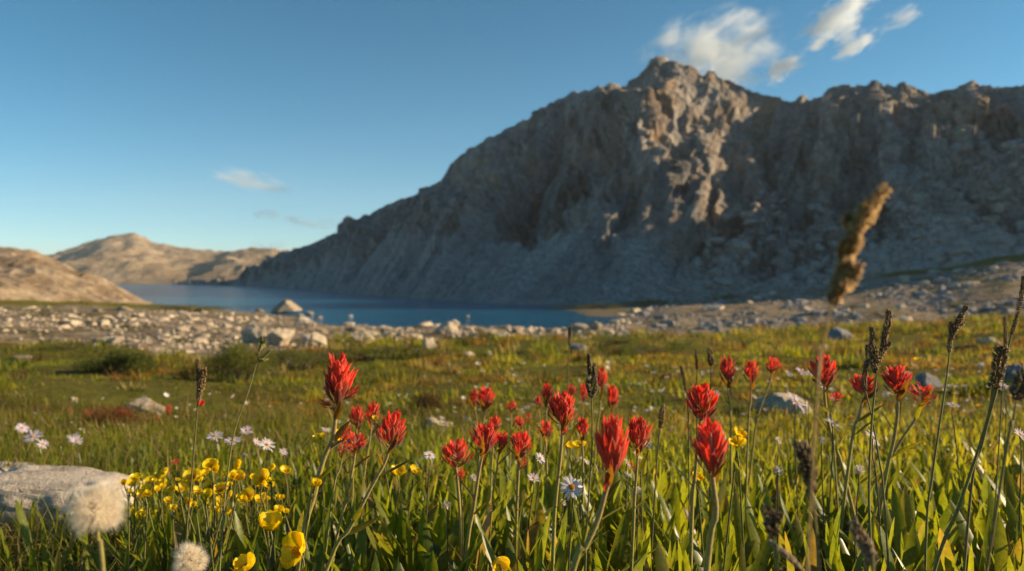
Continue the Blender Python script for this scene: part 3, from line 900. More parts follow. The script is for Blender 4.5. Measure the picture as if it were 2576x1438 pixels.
# near broad leaves
r = np.random.default_rng(11)
x, y = fan_points(72000, 0.30, 2.8, 12)
cl_ = fbm(x / 0.16, y / 0.16, 0, 2, 95)
keep = (r.random(len(x)) < np.clip(0.8 + 1.2 * cl_, 0.2, 1) * (1 - 0.9 * hole(x, y)))
keep &= ~((U0 + F * x / y < 300) & (y > 0.86) & (y < 1.75) & (r.random(len(x)) < .9))
x, y = x[keep], y[keep]; n = len(x)
L = r.uniform(0.075, 0.16, n) * np.interp(y, [0.3, 0.9, 1.4, 2.3], [1.0, 1.1, 0.8, 0.45]) * np.interp(U0 + F * x / y, [250, 700, 1100], [0.72, 0.8, 1.0]); low = r.random(n) < .45
L = np.where(low, L * r.uniform(.38, .72, n), L)
W = L * np.where(low, r.uniform(0.05, 0.095, n), np.where(r.random(n) < .4, r.uniform(0.036, 0.056, n), r.uniform(0.018, 0.036, n)))
W = np.where(U0 + F * x / y > 2150, W * np.where(r.random(n) < .3, 1.6, 1.1), W)
W = np.clip(W, .0014, .0078)
scatter_blades('ground_cover_leaves', 'dense upright lance shaped green leaves carpeting the near meadow', 'leaves', np.stack([x, y, gz(x, y) - 0.004], -1), L, W,
               r.normal(0.12, 0.26, n), np.where(low, r.uniform(.15, .95, n), np.abs(r.normal(0.12, 0.3, n))), r.uniform(0, 6.28, n), greens(x, y, r, 0.025), M_LEAF, 9, 0.85)
# low fill of fine grass between the leaves
x, y = fan_points(46000, 0.35, 3.2, 13)
n = len(x); r = np.random.default_rng(14)
scatter_blades('grass', 'fine thin grass blades between the broad leaves', 'grass', np.stack([x, y, gz(x, y) - 0.004], -1), r.uniform(0.04, 0.135, n) * np.interp(y, [.4, 1.2, 3.2], [1, .8, .5]), r.uniform(0.0006, 0.0014, n),
               r.normal(0.3, 0.3, n), np.abs(r.normal(0.15, 0.3, n)), r.uniform(0, 6.28, n), greens(x, y, r, 0.28), M_GRASS, 5)
x, y = fan_points(9000, 0.5, 3.0, 23)
n = len(x); r = np.random.default_rng(24)
scatter_blades('dry_litter', 'dry tan grass litter lying tangled between the leaves', 'grass', np.stack([x, y, gz(x, y) + r.uniform(0.005, .05, n)], -1), r.uniform(0.03, 0.09, n), r.uniform(0.0007, 0.0018, n),
               r.normal(0.2, 0.5, n), r.normal(1.25, 0.3, n), r.uniform(0, 6.28, n), np.array([.34, .24, .11]) * r.uniform(.5, 1.2, (n, 1)), M_GRASS, 5)
# mid meadow
x, y = fan_points(92000, 2.0, 8.5, 15, 0.75, 0.8)
r = np.random.default_rng(16)
u = U0 + F * x / y
tall = np.clip(0.55 + 0.9 * fbm(x / 0.8, y / 0.8, 0, 3, 97), 0.15, 1.2) * np.interp(u, [0, 900, 1500, 2600], [0.6, 0.75, 1.0, 1.15])
keep = r.random(len(x)) < np.clip(0.55 + fbm(x / 0.5, y / 0.5, 0, 2, 98), 0.15, 1)
x, y, tall, u = x[keep], y[keep], tall[keep], u[keep]; n = len(x)
dryk = np.interp(y, [2, 4, 8], [0.08, 0.16, 0.28])
tint = greens(x, y, r, 0.12)
og = (np.clip(fbm(x / 1.7, y / 1.2, 0, 3, 99) + 0.25 * smooth(2100, 2500, u) + 0.12 * smooth(3, 7, y) - 0.04 - 0.1 * smooth(1000, 500, u), 0, 1) * 2.0).clip(0, .9)[:, None]
tint = tint * (1 - og) + np.array([0.25, 0.135, 0.03]) * og * r.uniform(.6, 1.2, (n, 1))
tint = tint * 1.2
scatter_blades('meadow_grass', 'short olive and yellow green grass covering the mid meadow', 'grass', np.stack([x, y, gz(x, y) - 0.006], -1), r.uniform(0.025, 0.065, n) * tall, r.uniform(0.0025, 0.0052, n) * np.interp(y, [2, 8], [1, 1.7]),
               r.normal(0.25, 0.4, n), np.abs(r.normal(0.35, 0.4, n)), r.uniform(0, 6.28, n), tint, M_GRASS, 5)
# far turf tufts
x, y = fan_points(90000, 8, 75, 17, 0.5, 1.5)
r = np.random.default_rng(18)
zz = base_z(x, y)
bl = belt(x, y)
tuf = fbm(x / 2.2, y / 2.2, 0, 3, 101)
keep = (r.random(len(x)) < np.clip(0.5 + 1.3 * tuf, 0.02, 1) * (1 - 0.93 * bl)) & (zz > LAKE + 0.25)
x, y = x[keep], y[keep]; n = len(x)
tint = greens(x, y, r, 0.1)
og = np.clip(fbm(x / 6, y / 3, 0, 3, 103) * 2.0 + 0.12, 0, .9)[:, None]
tint = tint * (1 - og) + np.array([0.22, 0.125, 0.03]) * og
sc_ = np.interp(y, [8, 20, 75], [1, 2.0, 4.0])
tint = tint * 1.15
scatter_blades('turf_tufts', 'olive turf tufts between meadow and stony shore', 'grass', np.stack([x, y, gz(x, y) - 0.01], -1), r.uniform(0.03, 0.075, n) * sc_ ** .75, r.uniform(0.004, 0.008, n) * sc_,
               r.normal(0.3, 0.3, n), np.abs(r.normal(0.2, 0.4, n)), r.uniform(0, 6.28, n), tint, M_GRASS, 3)

r = np.random.default_rng(25)
cx, cyy = fan_points(2600, 2.6, 34, 26, 0.35, 1.0)
okc = (belt(cx, cyy) < .5) & (base_z(cx, cyy) > LAKE + .3); cx, cyy = cx[okc], cyy[okc]
nb_ = 34; kk = len(cx)
rs = np.interp(cyy, [2.6, 8, 34], [.05, .11, .3]) * r.uniform(.5, 1.4, kk)
x = (cx[:, None] + r.normal(0, 1, (kk, nb_)) * rs[:, None] * .5).ravel(); y = (cyy[:, None] + r.normal(0, 1, (kk, nb_)) * rs[:, None] * .5).ravel()
hue = r.random(kk); pal = np.array([[.07, .10, .014], [.26, .24, .03], [.20, .21, .02], [.24, .13, .035], [.12, .07, .025], [.30, .24, .09]])
tc_ = pal[np.minimum((hue * 6).astype(int), 5)] * r.uniform(.7, 1.2, (kk, 1))
tint = np.repeat(tc_, nb_, 0) * r.uniform(.7, 1.25, (kk * nb_, 1))
hh = np.repeat(rs, nb_) * r.uniform(.5, 1.15, kk * nb_)
scatter_blades('grass_tufts', 'tufts and tussocks of coarse grass breaking up the mid meadow', 'grass', np.stack([x, y, gz(x, y) - .01], -1), hh, np.repeat(rs, nb_) * .045, r.normal(.3, .3, kk * nb_), np.abs(r.normal(.3, .35, kk * nb_)), r.uniform(0, 6.28, kk * nb_), tint, M_GRASS, 4)

# ------------------------------------------------------------------ flowers
def stem_points(first, stem, y, seed):
    r = np.random.default_rng(seed)
    pts = [np.asarray(first)]
    for (u, v) in stem:
        pts.append(P(u, v, y))
    d = pts[-1] - (pts[-2] if len(pts) > 1 else pts[-1] + np.array([0.0, 0, .01]))
    last = pts[-1]
    zg = float(gz(last[0], last[1]))
    h = max(0.01, last[2] - zg)
    slope = np.clip(d[0] / max(1e-4, -d[2]), -0.8, 0.8)
    x = last[0] + slope * h * 0.6; yy = y + r.uniform(-.02, .03)
    pts.append(np.array([x, yy, float(gz(x, yy)) - 0.01]))
    return np.array(pts)


def bract(mb, O, ax, e1, e2, az, h, L, r0, rmax, hw, cup, cols, droop=0.0, point=1.0, cut=0.0):
    s = np.linspace(0, 1, 9)
    rr = r0 + rmax * (1 - (1 - s) ** 2.0) + droop * s ** 3
    zz = h + L * s ** 1.1
    er = math.cos(az) * e1 + math.sin(az) * e2; et = -math.sin(az) * e1 + math.cos(az) * e2
    w = hw * np.interp(s, [0, .15, .4, .65, .82, .93, 1], [.38, .5, .82, 1.0, .78, .45 * point + .1, .05])
    c = np.array([-1, -.55, 0, .55, 1])
    V = (O + zz[:, None, None] * ax + er * (rr[:, None, None] - cup * (w[:, None] * (c[None] ** 2))[..., None]) + et * (w[:, None] * c[None])[..., None])
    base, main, edge = cols
    f = np.clip(s * 1.9 - 0.12, 0, 1)[:, None, None]
    e = (np.abs(c) ** 3)[None, :, None] * (0.25 + 0.5 * s[:, None, None])
    C = base * (1 - f) + main * f
    C = C * (1 - e) + edge * e
    mb.add(V.reshape(-1, 3), grid_faces(9, 5), None, np.clip(C.reshape(-1, 3), 0, 1))


RED = np.array([0.74, 0.055, 0.026]); REDD = np.array([0.46, 0.020, 0.012]); EDGE = np.array([0.82, 0.21, 0.13])
GRN = np.array([0.20, 0.19, 0.06]); MAR = np.array([0.26, 0.055, 0.03]); PALE = np.array([0.62, 0.46, 0.34])
STEMC = np.array([0.36, 0.24, 0.10]); STEMG = np.array([0.30, 0.27, 0.04])


def flower_head(root, loc, B, T, Rw, seed, n=38, open_=1.0, dull=0.0, lower=True):
    """dense spike of red bracts from B to T (world), half width Rw"""
    r = np.random.default_rng(seed)
    ax = unit(T - B); H = np.linalg.norm(T - B); e1, e2 = perp(ax)
    mb, lb = MB(), MB()
    tone = 1 - 0.25 * dull
    q_ = r.random(); RED_ = RED * (1 - .75 * q_) + np.array([.74, .085, .035]) * .75 * q_ if q_ < .7 else RED * .5 + np.array([.62, .03, .03]) * .5
    n = max(10, int(n * r.uniform(.72, 1.02))); open_ = open_ * r.uniform(.86, 1.18); fl_ = r.uniform(.1, .42)
    for i in range(n):
        f = i / (n - 1)
        az = i * 2.399963 + r.normal(0, .3)
        L = H * (0.52 - 0.14 * f) * r.uniform(.72, 1.15)
        h = H * (0.03 + (0.60) * f ** 0.85) + H * r.normal(0, .012)
        if h + L > H * 1.02: L = H * 1.02 - h
        rm = Rw * (0.92 - 0.66 * f ** 1.3) * r.uniform(.8, 1.08) * open_
        hw = Rw * (0.225 - 0.05 * f) * r.uniform(.75, 1.15)
        main = (RED_ * (1 - .5 * r.random()) + REDD * .5 * r.random() + np.array([.04, .035, .012]) * r.random()) * tone * r.uniform(.85, 1.1)
        edge = EDGE * r.uniform(.8, 1.05) * tone
        base = GRN if f < .35 else PALE * .6 + GRN * .4
        if f < 0.13 and lower:
            mr = MAR * r.uniform(.8, 1.3)
            bract(lb, B, ax, e1, e2, az, h * .6 - H * .02, L * .85, Rw * .10, rm * .95, hw * 1.1, .5, (GRN * .8, mr, mr * 1.7), Rw * r.uniform(0, .12))
            continue
        bract(mb, B, ax, e1, e2, az, h, L, Rw * 0.10, rm, hw, .55, (base, main, edge), Rw * r.uniform(-.05, fl_) * (1.25 - f), 1)
        if r.random() < .75:            # the two narrow side lobes of a bract
            for sg in (-1, 1):
                bract(mb, B, ax, e1, e2, az + sg * r.uniform(.28, .42), h, L * r.uniform(.72, .92), Rw * .1, rm * r.uniform(.88, 1.05), hw * .5, .5, (base, main * .95, edge), Rw * r.uniform(-.04, .14), .7)
        if r.random() < .22:            # pale flower tube between bracts
            bract(mb, B, ax, e1, e2, az + .5, h, L * .9, Rw * .08, rm * .75, hw * .35, .9, (GRN, PALE, PALE * 1.2), 0, .5)
    hd = mb.build('flower_head', M_RED, root, loc)
    if lower and lb.n: lb.build('lower_bracts', M_RED, hd, None if False else loc)
    return hd


def paintbrush(label, u, vt, vb, w, y, stem, seed, lean=0.0, n=38, side=(), leaves=5, dull=0.0, lower=True, open_=1.0, group='red paintbrush wildflowers', tn=0.0017):
    B = P(u, vb, y); T = P(u + lean, vt, y - 0.004)
    sp = stem_points(B + unit(T - B) * 0.06 * np.linalg.norm(T - B), stem, y, seed)
    loc = sp[-1].copy()
    root = thing('red_paintbrush', label, 'wildflower', loc, group)
    pth = spline(sp, 22)
    k = np.linspace(0, 1, 22)[:, None]
    mb = MB()
    sc = np.clip(w / F * y / 0.03, .55, 1.2)
    tube(mb, pth, np.linspace(tn * .8, tn * 1.25, 22) * sc, 7, STEMC * (1 - k) + STEMG * k)
    mb.build('stem', M_STEM, root, loc)
    flower_head(root, loc, B, T, w / 2 / F * y, seed, n, open_, dull, lower)
    r = np.random.default_rng(seed + 900)
    for j in range(leaves):
        q = 0.12 + 0.72 * (j + r.uniform(-.2, .2)) / max(1, leaves)
        i = int(np.clip(q * 21, 0, 20))
        az = j * 2.4 + r.uniform(-.4, .4)
        tan = unit(pth[max(0, i - 1)] - pth[i + 1]); e1, e2 = perp(tan)
        out_ = math.cos(az) * e1 + math.sin(az) * e2
        d = tan * r.uniform(.75, 1.0) + out_ * r.uniform(.45, .75)
        lb = MB()
        col = np.array([0.115, 0.115, 0.014]) * r.uniform(.8, 1.25)
        if q < .3: col = col * .6 + MAR * .35
        blade(lb, pth[i], d, out_ + 0.01, r.uniform(.024, .042) * sc, r.uniform(.0022, .0038) * sc, r.uniform(-.05, .3), col, .35, 8, .75, col * np.array([1.2, 1.0, .9]), r.uniform(-.5, .5))
        lb.build('leaf', M_LEAF, root, loc)
    for (su, sv, su2, sv2, sw, kind) in side:       # side shoots: a bract or small bud on its own stalk
        A_ = P(su, sv, y); E_ = P(su2, sv2, y - .004)
        i = int(np.argmin(np.abs(pth[:, 2] - A_[2])))
        sb = MB(); tube(sb, spline([pth[min(21, i + 1)], (pth[i] + A_) / 2, A_ + (E_ - A_) * .2], 8), tn * .6 * sc, 5, MAR * .6 + STEMC * .4)
        s_o = sb.build('side_shoot', M_STEM, root, loc)
        hd = flower_head(s_o, loc, A_, E_, sw / 2 / F * y, seed + int(su), kind, .9, .35, False)
    return root


PB = paintbrush
PB('tall red paintbrush at left with maroon bracts flaring out below its long head', 848, 889, 1022, 84, .66, [(838, 1100), (815, 1155), (790, 1250), (758, 1385)], 1, 4, 46,
   side=((862, 1008, 908, 970, 26, 6), (838, 1030, 802, 1006, 22, 5), (852, 1120, 885, 1068, 24, 5)), leaves=5, tn=.0022)
PB('leaning red paintbrush with pale tipped open head right of the tallest one', 980, 1033, 1132, 80, .64, [(968, 1165), (935, 1225), (880, 1330), (825, 1425)], 2, 12, 40, leaves=6)
PB('small bright red paintbrush with spreading bracts under the pair of blurred heads', 893, 1086, 1141, 58, .86, [(889, 1170), (872, 1260), (850, 1340)], 3, 5, 26, leaves=4, open_=1.1)
PB('tiny closed red paintbrush bud against the tall stem', 862, 1112, 1146, 30, .84, [(855, 1180), (835, 1260)], 4, 4, 16, leaves=3)
PB('left one of the pair of soft red heads behind the tallest paintbrush', 897, 1018, 1077, 42, 1.12, [(896, 1100), (888, 1200)], 5, 2, 30, leaves=4)
PB('right one of the pair of soft red heads, with a yellow bud in front', 935, 1010, 1072, 44, 1.10, [(930, 1110), (915, 1210)], 6, 3, 30, leaves=4)
PB('spiky coral red paintbrush with thin open bracts above a small red bud', 1146, 1104, 1178, 72, .86, [(1150, 1200), (1157, 1290), (1160, 1350)], 7, 4, 26, leaves=4, open_=1.15)
PB('tiny red bud just below the spiky coral paintbrush', 1160, 1180, 1210, 24, .85, [(1161, 1240), (1163, 1300)], 8, 0, 14, leaves=2)
PB('pale edged red paintbrush in front of the two small heads at centre left', 1215, 1060, 1143, 74, .80, [(1205, 1190), (1190, 1290), (1175, 1380)], 9, 6, 36, leaves=5)
PB('narrow red paintbrush leaning right behind the pale edged one', 1255, 1083, 1140, 44, .90, [(1250, 1180), (1238, 1270)], 10, 10, 26, leaves=4)
PB('small red head peeping over the pale edged paintbrush', 1243, 1044, 1086, 38, 1.02, [(1240, 1130), (1236, 1200)], 11, 2, 24, leaves=3)
PB('loose crimson paintbrush with drooping lower bracts left of the tan bud flower', 1306, 1083, 1152, 62, .90, [(1304, 1200), (1300, 1290)], 12, 8, 28, leaves=4, open_=1.1, side=((1312, 1180, 1322, 1152, 20, 5),))
PB('larger head of the blurred red pair beyond the pale rock', 1220, 971, 1032, 46, 1.42, [(1216, 1060), (1208, 1120)], 13, 3, 30, leaves=3)
PB('smaller head of the blurred red pair beyond the pale rock', 1194, 977, 1026, 30, 1.45, [(1200, 1060), (1204, 1110)], 14, -2, 22, leaves=3)
PB('very small red head alone in the grass between centre clusters', 1286, 1009, 1038, 34, 1.5, [(1286, 1070), (1284, 1110)], 15, 0, 18, leaves=2, open_=1.15)
PB('small round red head above the crimson paintbrush', 1305, 1047, 1082, 34, 1.3, [(1305, 1120), (1303, 1160)], 16, 2, 20, leaves=3)
PB('tiny dull red bud beside the small round head', 1330, 1038, 1064, 20, 1.32, [(1330, 1110), (1328, 1160)], 17, 0, 12, leaves=2, dull=.8)
PB('coral red cup shaped head left of the tall sharp paintbrush stem', 1372, 1058, 1102, 46, 1.08, [(1374, 1150), (1376, 1210)], 18, 0, 24, leaves=3, open_=1.1)
PB('sharp bright red paintbrush on a tall stem with a pinkish swelling under the head', 1414, 983, 1078, 78, .74, [(1414, 1100), (1408, 1170), (1398, 1260), (1392, 1370)], 19, 0, 44, leaves=4, lower=False, side=((1418, 1096, 1421, 1074, 22, 8),))
PB('soft red head just right of the sharp tall paintbrush', 1464, 1048, 1108, 46, 1.0, [(1466, 1150), (1466, 1230)], 20, 1, 26, leaves=3)
PB('blurred upright red head left behind the sharp tall paintbrush', 1374, 962, 1022, 36, 1.42, [(1374, 1060), (1370, 1110)], 21, 4, 26, leaves=3)
PB('low dull red head at the foot of the blurred upright one', 1355, 994, 1030, 28, 1.45, [(1358, 1060), (1360, 1110)], 22, -2, 18, leaves=2, dull=.5)
PB('faint red head showing over the sharp tall paintbrush', 1436, 966, 1002, 36, 1.75, [(1436, 1040)], 23, 0, 20, leaves=2, dull=.3)
PB('narrow blurred red head left of the dark sedge spike', 1466, 963, 1014, 28, 1.6, [(1466, 1050), (1465, 1090)], 24, 2, 22, leaves=2)
PB('highest red head of the blurred group behind the dark sedge spike', 1512, 922, 990, 38, 1.42, [(1508, 1040), (1500, 1100)], 25, 2, 30, leaves=3)
PB('broad blurred red head lowest right behind the dark sedge spike', 1539, 965, 1034, 42, 1.5, [(1536, 1070), (1530, 1120)], 26, 2, 30, leaves=3)
PB('largest red paintbrush in front with long overlapping bracts and a red swelling on its stem', 1537, 1038, 1212, 96, .52, [(1524, 1235), (1503, 1310), (1468, 1385), (1436, 1450)], 27, 2, 50, leaves=4, lower=False,
   side=((1522, 1240, 1528, 1198, 34, 7),), tn=.0023)
PB('red paintbrush standing close behind the right shoulder of the largest one', 1604, 1046, 1140, 66, .76, [(1602, 1180), (1596, 1260), (1592, 1350)], 28, 4, 36, leaves=4, side=((1596, 1190, 1586, 1160, 16, 4),))
PB('rounded red paintbrush rising above the plump front one at right', 1762, 963, 1058, 82, .78, [(1758, 1090), (1748, 1200), (1740, 1300)], 29, 8, 46, leaves=3)
PB('plump red paintbrush in front with shaded green left flank and a stray left bract', 1790, 1053, 1196, 100, .50, [(1796, 1235), (1800, 1300), (1778, 1430)], 30, -2, 46, leaves=5,
   side=((1770, 1160, 1738, 1100, 26, 3),), tn=.0023)
PB('left head of the three red heads at the horizon of the right meadow', 1830, 892, 972, 44, 1.2, [(1834, 1010), (1838, 1080)], 31, 0, 32, leaves=4)
PB('middle head of the three red heads at the horizon of the right meadow', 1890, 903, 968, 44, 1.2, [(1888, 1010), (1882, 1080)], 32, 0, 30, leaves=4)
PB('smallest right hand head of the three red heads at the horizon of the right meadow', 1942, 898, 940, 40, 1.25, [(1934, 970), (1908, 1040), (1900, 1080)], 33, 2, 24, leaves=3, open_=1.1)
PB('tall red paintbrush with feathery upright bracts above the lilac daisies', 2073, 890, 974, 78, 1.0, [(2078, 1030), (2095, 1110), (2125, 1200)], 34, -4, 38, leaves=4, open_=1.05)
PB('tiny red head on a side stalk under the feathery paintbrush', 2102, 988, 1014, 36, .99, [(2090, 1040), (2096, 1100)], 35, 2, 16, leaves=2, open_=1.1)
PB('half open red paintbrush behind the two dark grass heads', 2172, 938, 1006, 66, .96, [(2160, 1050), (2140, 1130)], 36, -4, 30, leaves=4, open_=1.05)
PB('broad crown shaped red paintbrush right of the dark grass heads', 2258, 917, 996, 78, .95, [(2258, 1040), (2248, 1110), (2226, 1210)], 37, -2, 42, leaves=4, open_=1.1)
PB('short red paintbrush on a slanting branch, last of the right cluster', 2318, 964, 1016, 60, .97, [(2306, 1050), (2260, 1120), (2222, 1210)], 38, 4, 24, leaves=3, open_=1.2)
for i, (u, v, w, h, y, lb) in enumerate(((174, 1036, 13, 16, 3.0, 'tiny red flower dot farthest left of the rusty shrub'), (220, 1044, 24, 26, 2.9, 'red flower head at the left side of the rusty shrub'),
                                  (132, 1070, 15, 18, 2.6, 'tiny red flower dot nearest the left edge below the rusty shrub'), (314, 1040, 22, 20, 2.9, 'red flower head between the rusty shrub and the flat pale rock'),
                                  (370, 1060, 14, 16, 2.8, 'tiny red flower dot below the flat pale rock'), (400, 1053, 13, 15, 2.8, 'tiny red flower dot between the flat rock and the sedge stalk'),
                                  (425, 1032, 18, 34, 2.7, 'small upright red head left of the sedge stalk'), (444, 1164, 22, 16, 1.5, 'red flower head low in the grass left of the sedge stalk'),
                                  (205, 1060, 20, 18, 2.9, 'dull red flower low at the left foot of the rusty shrub'), (2000, 1018, 16, 14, 1.6, 'tiny red bud low before the wide pale slab'))):
    PB(lb, u, v - h / 2, v + h / 2, w, y, [(u, v + h)], 60 + i, 0, 14, leaves=1, dull=.4)


# --- buttercups
def petal(mb, O, nrm, er, et, R_, cup, wide, col, curl):
    s = np.linspace(0, 1, 8); c = np.linspace(-1, 1, 7)
    w = R_ * wide * np.interp(s, [0, .2, .5, .75, .9, 1], [.18, .5, .9, 1, .82, .35])
    rr = R_ * (s * 0.98 * math.cos(cup * .6)) ; zz = R_ * (math.sin(cup) * s ** 1.4 + curl * s ** 3)
    V = O + er * (rr[:, None] - 0.10 * R_ * (c[None] ** 2) * s[:, None] ** 3)[..., None] + nrm * (zz[:, None] + .18 * R_ * (c[None] ** 2) * s[:, None] ** .8)[..., None] + et * (w[:, None] * c[None])[..., None]
    mb.add(V.reshape(-1, 3), grid_faces(8, 7), None, col)


def buttercup(label, u, v, d, y, seed, face=None, cup=.5, stem=(), npet=5, leaves=1, group='yellow buttercups'):
    r = np.random.default_rng(seed)
    C = P(u, v, y); R_ = d / 2 / F * y * 1.3
    nrm = unit(face if face is not None else (r.normal(.2, .4), r.normal(-.45, .3), 1))
    e1, e2 = perp(nrm)
    O = C - nrm * R_ * math.sin(cup) * .45
    if not stem: stem = [(u + r.uniform(-6, 6), v + d * 1.1), (u + r.uniform(-14, 14), v + d * 2.6)]
    sp = stem_points(O, stem, y, seed); loc = sp[-1].copy()
    root = thing('buttercup', label, 'wildflower', loc, group)
    mb = MB(); k = np.linspace(0, 1, 14)[:, None]
    tube(mb, spline(sp, 14), np.linspace(.0007, .0011, 14), 6, np.array([.17, .16, .03]) * (1 - k) + np.array([.12, .12, .02]) * k)
    mb.build('stem', M_STEM, root, loc)
    bl_ = MB()
    for j in range(npet):
        az = j / npet * 2 * math.pi + r.normal(0, .08)
        petal(bl_, O + nrm * R_ * .01 * j, nrm, math.cos(az) * e1 + math.sin(az) * e2, -math.sin(az) * e1 + math.cos(az) * e2, R_ * r.uniform(.92, 1.05), cup * r.uniform(.85, 1.15), .62, np.array([.88, .66, .008]) * r.uniform(.93, 1.05), r.uniform(-.08, .14))
    b_o = bl_.build('blossom', M_YEL, root, loc)
    st = MB()
    for j in range(30):
        a = j * 2.4; q = math.sqrt(j / 30) * .26 * R_
        base = O + (math.cos(a) * e1 + math.sin(a) * e2) * q * .5 + nrm * R_ * .03
        tip = O + (math.cos(a) * e1 + math.sin(a) * e2) * q * 1.3 + nrm * R_ * (.42 - .15 * (j / 30))
        tube(st, np.array([base, tip, tip + (tip - base) * .14]), [R_ * .012, R_ * .016, R_ * .035], 4, (.62, .40, .015))
    st.build('stamens', M_YEL, b_o, loc)
    for j in range(leaves):
        lb = MB(); az = r.uniform(0, 6.28)
        blade(lb, spline(sp, 14)[8 + j], np.array([math.cos(az) * .6, math.sin(az) * .6, 1.0]), np.array([math.cos(az), math.sin(az), 0.05]), r.uniform(.015, .03), r.uniform(.0012, .0022), .2, np.array([.12, .13, .016]), .3, 6)
        lb.build('leaf', M_LEAF, root, loc)
    return root


BC = buttercup
BC('big wide open buttercup facing left at the bottom, nearest the viewer', 748, 1389, 78, .58, 101, (-.65, -.62, .45), .55, [(765, 1425), (762, 1500)], leaves=2)
BC('cup shaped buttercup seen from the side above the big open one', 681, 1323, 58, .64, 102, (.1, -.25, 1), 1.05, [(684, 1365), (672, 1440)], leaves=2)
BC('buttercup cut by the bottom edge left of the big open one', 617, 1425, 54, .60, 103, (-.2, -.4, 1), .9, [(620, 1470)], leaves=1)
BC('half wilted yellow buttercup with drooping petals at the bottom under the daisy', 1255, 1414, 46, .62, 104, (.3, -.5, -.3), 1.1, [(1262, 1440), (1258, 1480)])
BC('small yellow bud on the tall paintbrush stem', 795, 1219, 26, .64, 105, (.2, -.3, 1), 1.3, [(789, 1245), (772, 1320)])
bcs = [(343, 1203, 28, 'upper cup of the stacked pair nearest the cream slab'), (336, 1216, 26, 'lower cup of the stacked pair nearest the cream slab'), (411, 1195, 32, 'tilted buttercup second along the top of the yellow patch'),
       (486, 1203, 42, 'large open buttercup just right of the sedge stalk'), (530, 1170, 32, 'highest buttercup of the yellow patch'), (600, 1175, 16, 'small round bud at the top right of the yellow patch'),
       (597, 1202, 34, 'wide cup just right of the thin slanting grass stalk'), (659, 1205, 40, 'large bright buttercup at the right end of the yellow patch'), (378, 1222, 36, 'tall folded buttercup left of the patch centre'),
       (312, 1216, 18, 'small bud at the left end of the yellow patch'), (409, 1225, 16, 'round yellow bud left of the sedge stalk'), (362, 1243, 30, 'tilted cup low at the left of the yellow patch'),
       (345, 1250, 24, 'small cup lowest at the left of the yellow patch'), (436, 1233, 24, 'small folded cup in the middle left of the yellow patch'), (455, 1232, 28, 'spread cup touching the sedge stalk'),
       (424, 1262, 22, 'pointed bud hanging below the middle of the patch'), (528, 1225, 26, 'left one of three cups in the patch centre'), (556, 1234, 32, 'middle one of three cups in the patch centre'),
       (574, 1249, 26, 'lowest one of three cups in the patch centre'), (622, 1252, 40, 'open buttercup with raised right petal low at the right of the patch'), (484, 1282, 26, 'orange yellow cup below the patch right of the sedge stalk'),
       (382, 1294, 22, 'half closed cup lowest in the yellow patch'), (500, 1240, 18, 'small bud low in the patch centre'), (565, 1222, 16, 'round bud above the three central cups'),
       (665, 1247, 14, 'tiny yellow bud right of the open low buttercup'), (575, 1290, 18, 'small faded cup low by the slanting grass stalk')]
for i, (u, v, d, lb) in enumerate(bcs):
    BC('yellow buttercup, ' + lb, u, v, d, .92 + .25 * random.random(), 120 + i, None, .5 if d > 20 else 1.15, (), 5, 1)
rb = np.random.default_rng(19)
for i in range(64):
    u = rb.uniform(310, 730); v = rb.normal(1236, 36) + (10 if u < 420 else 0)
    if not (320 < u < 720 and 1168 < v < 1310): continue
    BC('small yellow buttercup crowded among the others in the yellow patch', u, v, rb.uniform(13, 26), rb.uniform(.85, 1.25), 600 + i, None, rb.uniform(.6, 1.2), (), 5, 1, 'small crowded buttercups of the yellow patch')
for i, (u, v, d, y, lb) in enumerate(((805, 1108, 34, 1.15, 'yellow buttercup left of the tall paintbrush stem'), (852, 1103, 36, 1.15, 'yellow buttercup right of the tall paintbrush stem'), (943, 1053, 14, 1.05, 'yellow bud in front of the soft red pair'),
                                      (1001, 1190, 36, 1.0, 'larger yellow buttercup of the two right of the leaning paintbrush'), (1042, 1186, 28, 1.02, 'smaller yellow buttercup of the two right of the leaning paintbrush'), (1428, 1120, 26, 1.05, 'left yellow flower of the pair under the sharp tall paintbrush'),
                                      (1458, 1122, 30, 1.08, 'right yellow flower of the pair under the sharp tall paintbrush'), (1858, 1092, 32, .8, 'upper ragged yellow flower right of the plump paintbrush'), (1853, 1117, 40, .8, 'lower ragged yellow flower right of the plump paintbrush'),
                                      (1753, 1202, 28, .82, 'yellow flower left of the plump paintbrush base'), (2308, 905, 16, 2.0, 'small yellow dot in the dry grass at right'))):
    BC(lb, u, v, d, y, 160 + i, None, .6, (), 5 + (i % 2), 1)


